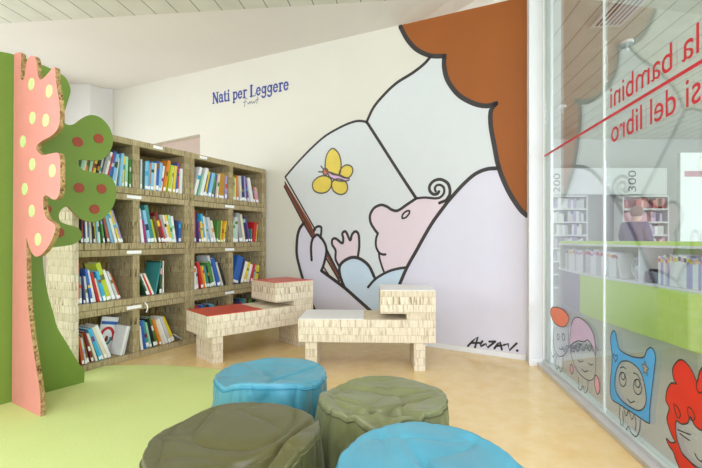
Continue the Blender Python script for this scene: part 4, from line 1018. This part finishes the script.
# local: faces -y rotated; x lateral
V = [(0, 0, .86), (0, .0, 1.05), (0, -.01, 1.22), (0, -.03, 1.32), (0, -.06, 1.39), (0, -.09, 1.45), (0, -.10, 1.51),
     (.15, -.02, 1.27), (.20, -.03, 1.05), (.14, -.22, 1.0), (.10, -.30, 1.02), (-.15, -.02, 1.27), (-.20, -.03, 1.05), (-.14, -.22, 1.0), (-.10, -.30, 1.02),
     (.09, 0, .80), (.10, -.01, .45), (.10, .01, .08), (.10, -.12, .03), (-.09, 0, .80), (-.10, -.01, .45), (-.10, .01, .08), (-.10, -.12, .03)]
Eg = [(0, 1), (1, 2), (2, 3), (3, 4), (4, 5), (5, 6), (2, 7), (7, 8), (8, 9), (9, 10), (2, 11), (11, 12), (12, 13), (13, 14), (0, 15), (15, 16), (16, 17), (17, 18), (0, 19), (19, 20), (20, 21), (21, 22)]
Rd = [(.13, .10), (.11, .09), (.13, .09), .06, .055, (.085, .075), .07, .055, .042, .033, .028, .055, .042, .033, .028, .08, .055, .04, .035, .08, .055, .04, .035]
skin('body', V, Eg, Rd, 'skin', pr)
skin('shirt', [Vector(v)+Vector((0, 0, 0)) for v in V[:4]]+[V[7], V[8], V[9], V[11], V[12], V[13]], [(0, 1), (1, 2), (2, 3), (2, 4), (4, 5), (5, 6), (2, 7), (7, 8), (8, 9)], [(.155, .125), (.135, .115), (.155, .115), .085, .078, .06, .048, .078, .06, .048], 'purple_cloth', pr)
skin('trousers', [V[0], V[15], V[16], (.10, .01, .12), V[19], V[20], (-.10, .01, .12)], [(0, 1), (1, 2), (2, 3), (0, 4), (4, 5), (5, 6)], [(.14, .115), .095, .07, .058, .095, .07, .058], 'jeans', pr)
bm = bmesh.new(); bmesh.ops.create_icosphere(bm, subdivisions=3, radius=1)
for v in bm.verts:
    p = v.co.copy(); v.co = Vector((p.x*.092, -.075+p.y*.095, 1.49+p.z*.098))
    if p.y < -.35 and p.z < .45: v.co.y += .075
mk('hair', bm, 'hair_p', pr, smooth=True)
for hand_x in (.10, -.10):
    for q in range(5):
        a = (q-2)*.014; ln_ = [.05, .065, .07, .066, .055][q]
        o = skin('finger', [(hand_x+a, -.30, 1.02), (hand_x+a*1.2, -.30-ln_*.6, 1.015), (hand_x+a*1.2, -.30-ln_, .995)], [(0, 1), (1, 2)], [.009, .008, .007], 'skin', pr, 1)

# ------------------------------------------------------------------ light
def area(name, loc, rot, sx, sy, power, col=(1, 1, 1)):
    l = bpy.data.lights.new(name, 'AREA'); l.shape = 'RECTANGLE'; l.size = sx; l.size_y = sy; l.energy = power; l.color = col
    o = bpy.data.objects.new(name, l); o.location = loc; o.rotation_euler = rot; link(o); return o
HP = math.pi/2
area('daylight_left', (XL-.4, 2.0, 1.75), (0, -HP, 0), 2.0, 9.0, 200, (1, .965, 1.12)) 
area('daylight_behind', (3.0, YB-.4, 1.45), (HP, 0, 0), 8.5, 2.4, 900, (.95, .93, 1.18))
area('ceiling_fill', (-.6, -.2, ZP-.05), (0, 0, 0), 3.5, 1.2, 80, (1, .96, 1.1))  # added fill without a fixture, brightens the floor and other level surfaces
area('daylight_right', (XR+.4, 2.2, 1.75), (0, HP, 0), 2.0, 10.0, 640, (.97, .96, 1))
wd = bpy.data.worlds.new('sky'); S.world = wd; wd.use_nodes = True
wd.node_tree.nodes['Background'].inputs[0].default_value = (.85, .92, 1, 1); wd.node_tree.nodes['Background'].inputs[1].default_value = 2.0

# ------------------------------------------------------------------ camera
cam = bpy.data.cameras.new('camera'); co = bpy.data.objects.new('camera', cam); link(co)
co.location = (0, 0, H); co.rotation_euler = (HP, 0, 0)
cam.sensor_width = 36; cam.lens = F*36/702; cam.shift_y = (HY-234)/702; cam.clip_start = .02
S.camera = co
S.view_settings.view_transform = 'Standard'; S.view_settings.look = 'None'; S.view_settings.gamma = 1; S.view_settings.use_curve_mapping = False
S.view_settings.exposure = 0.06
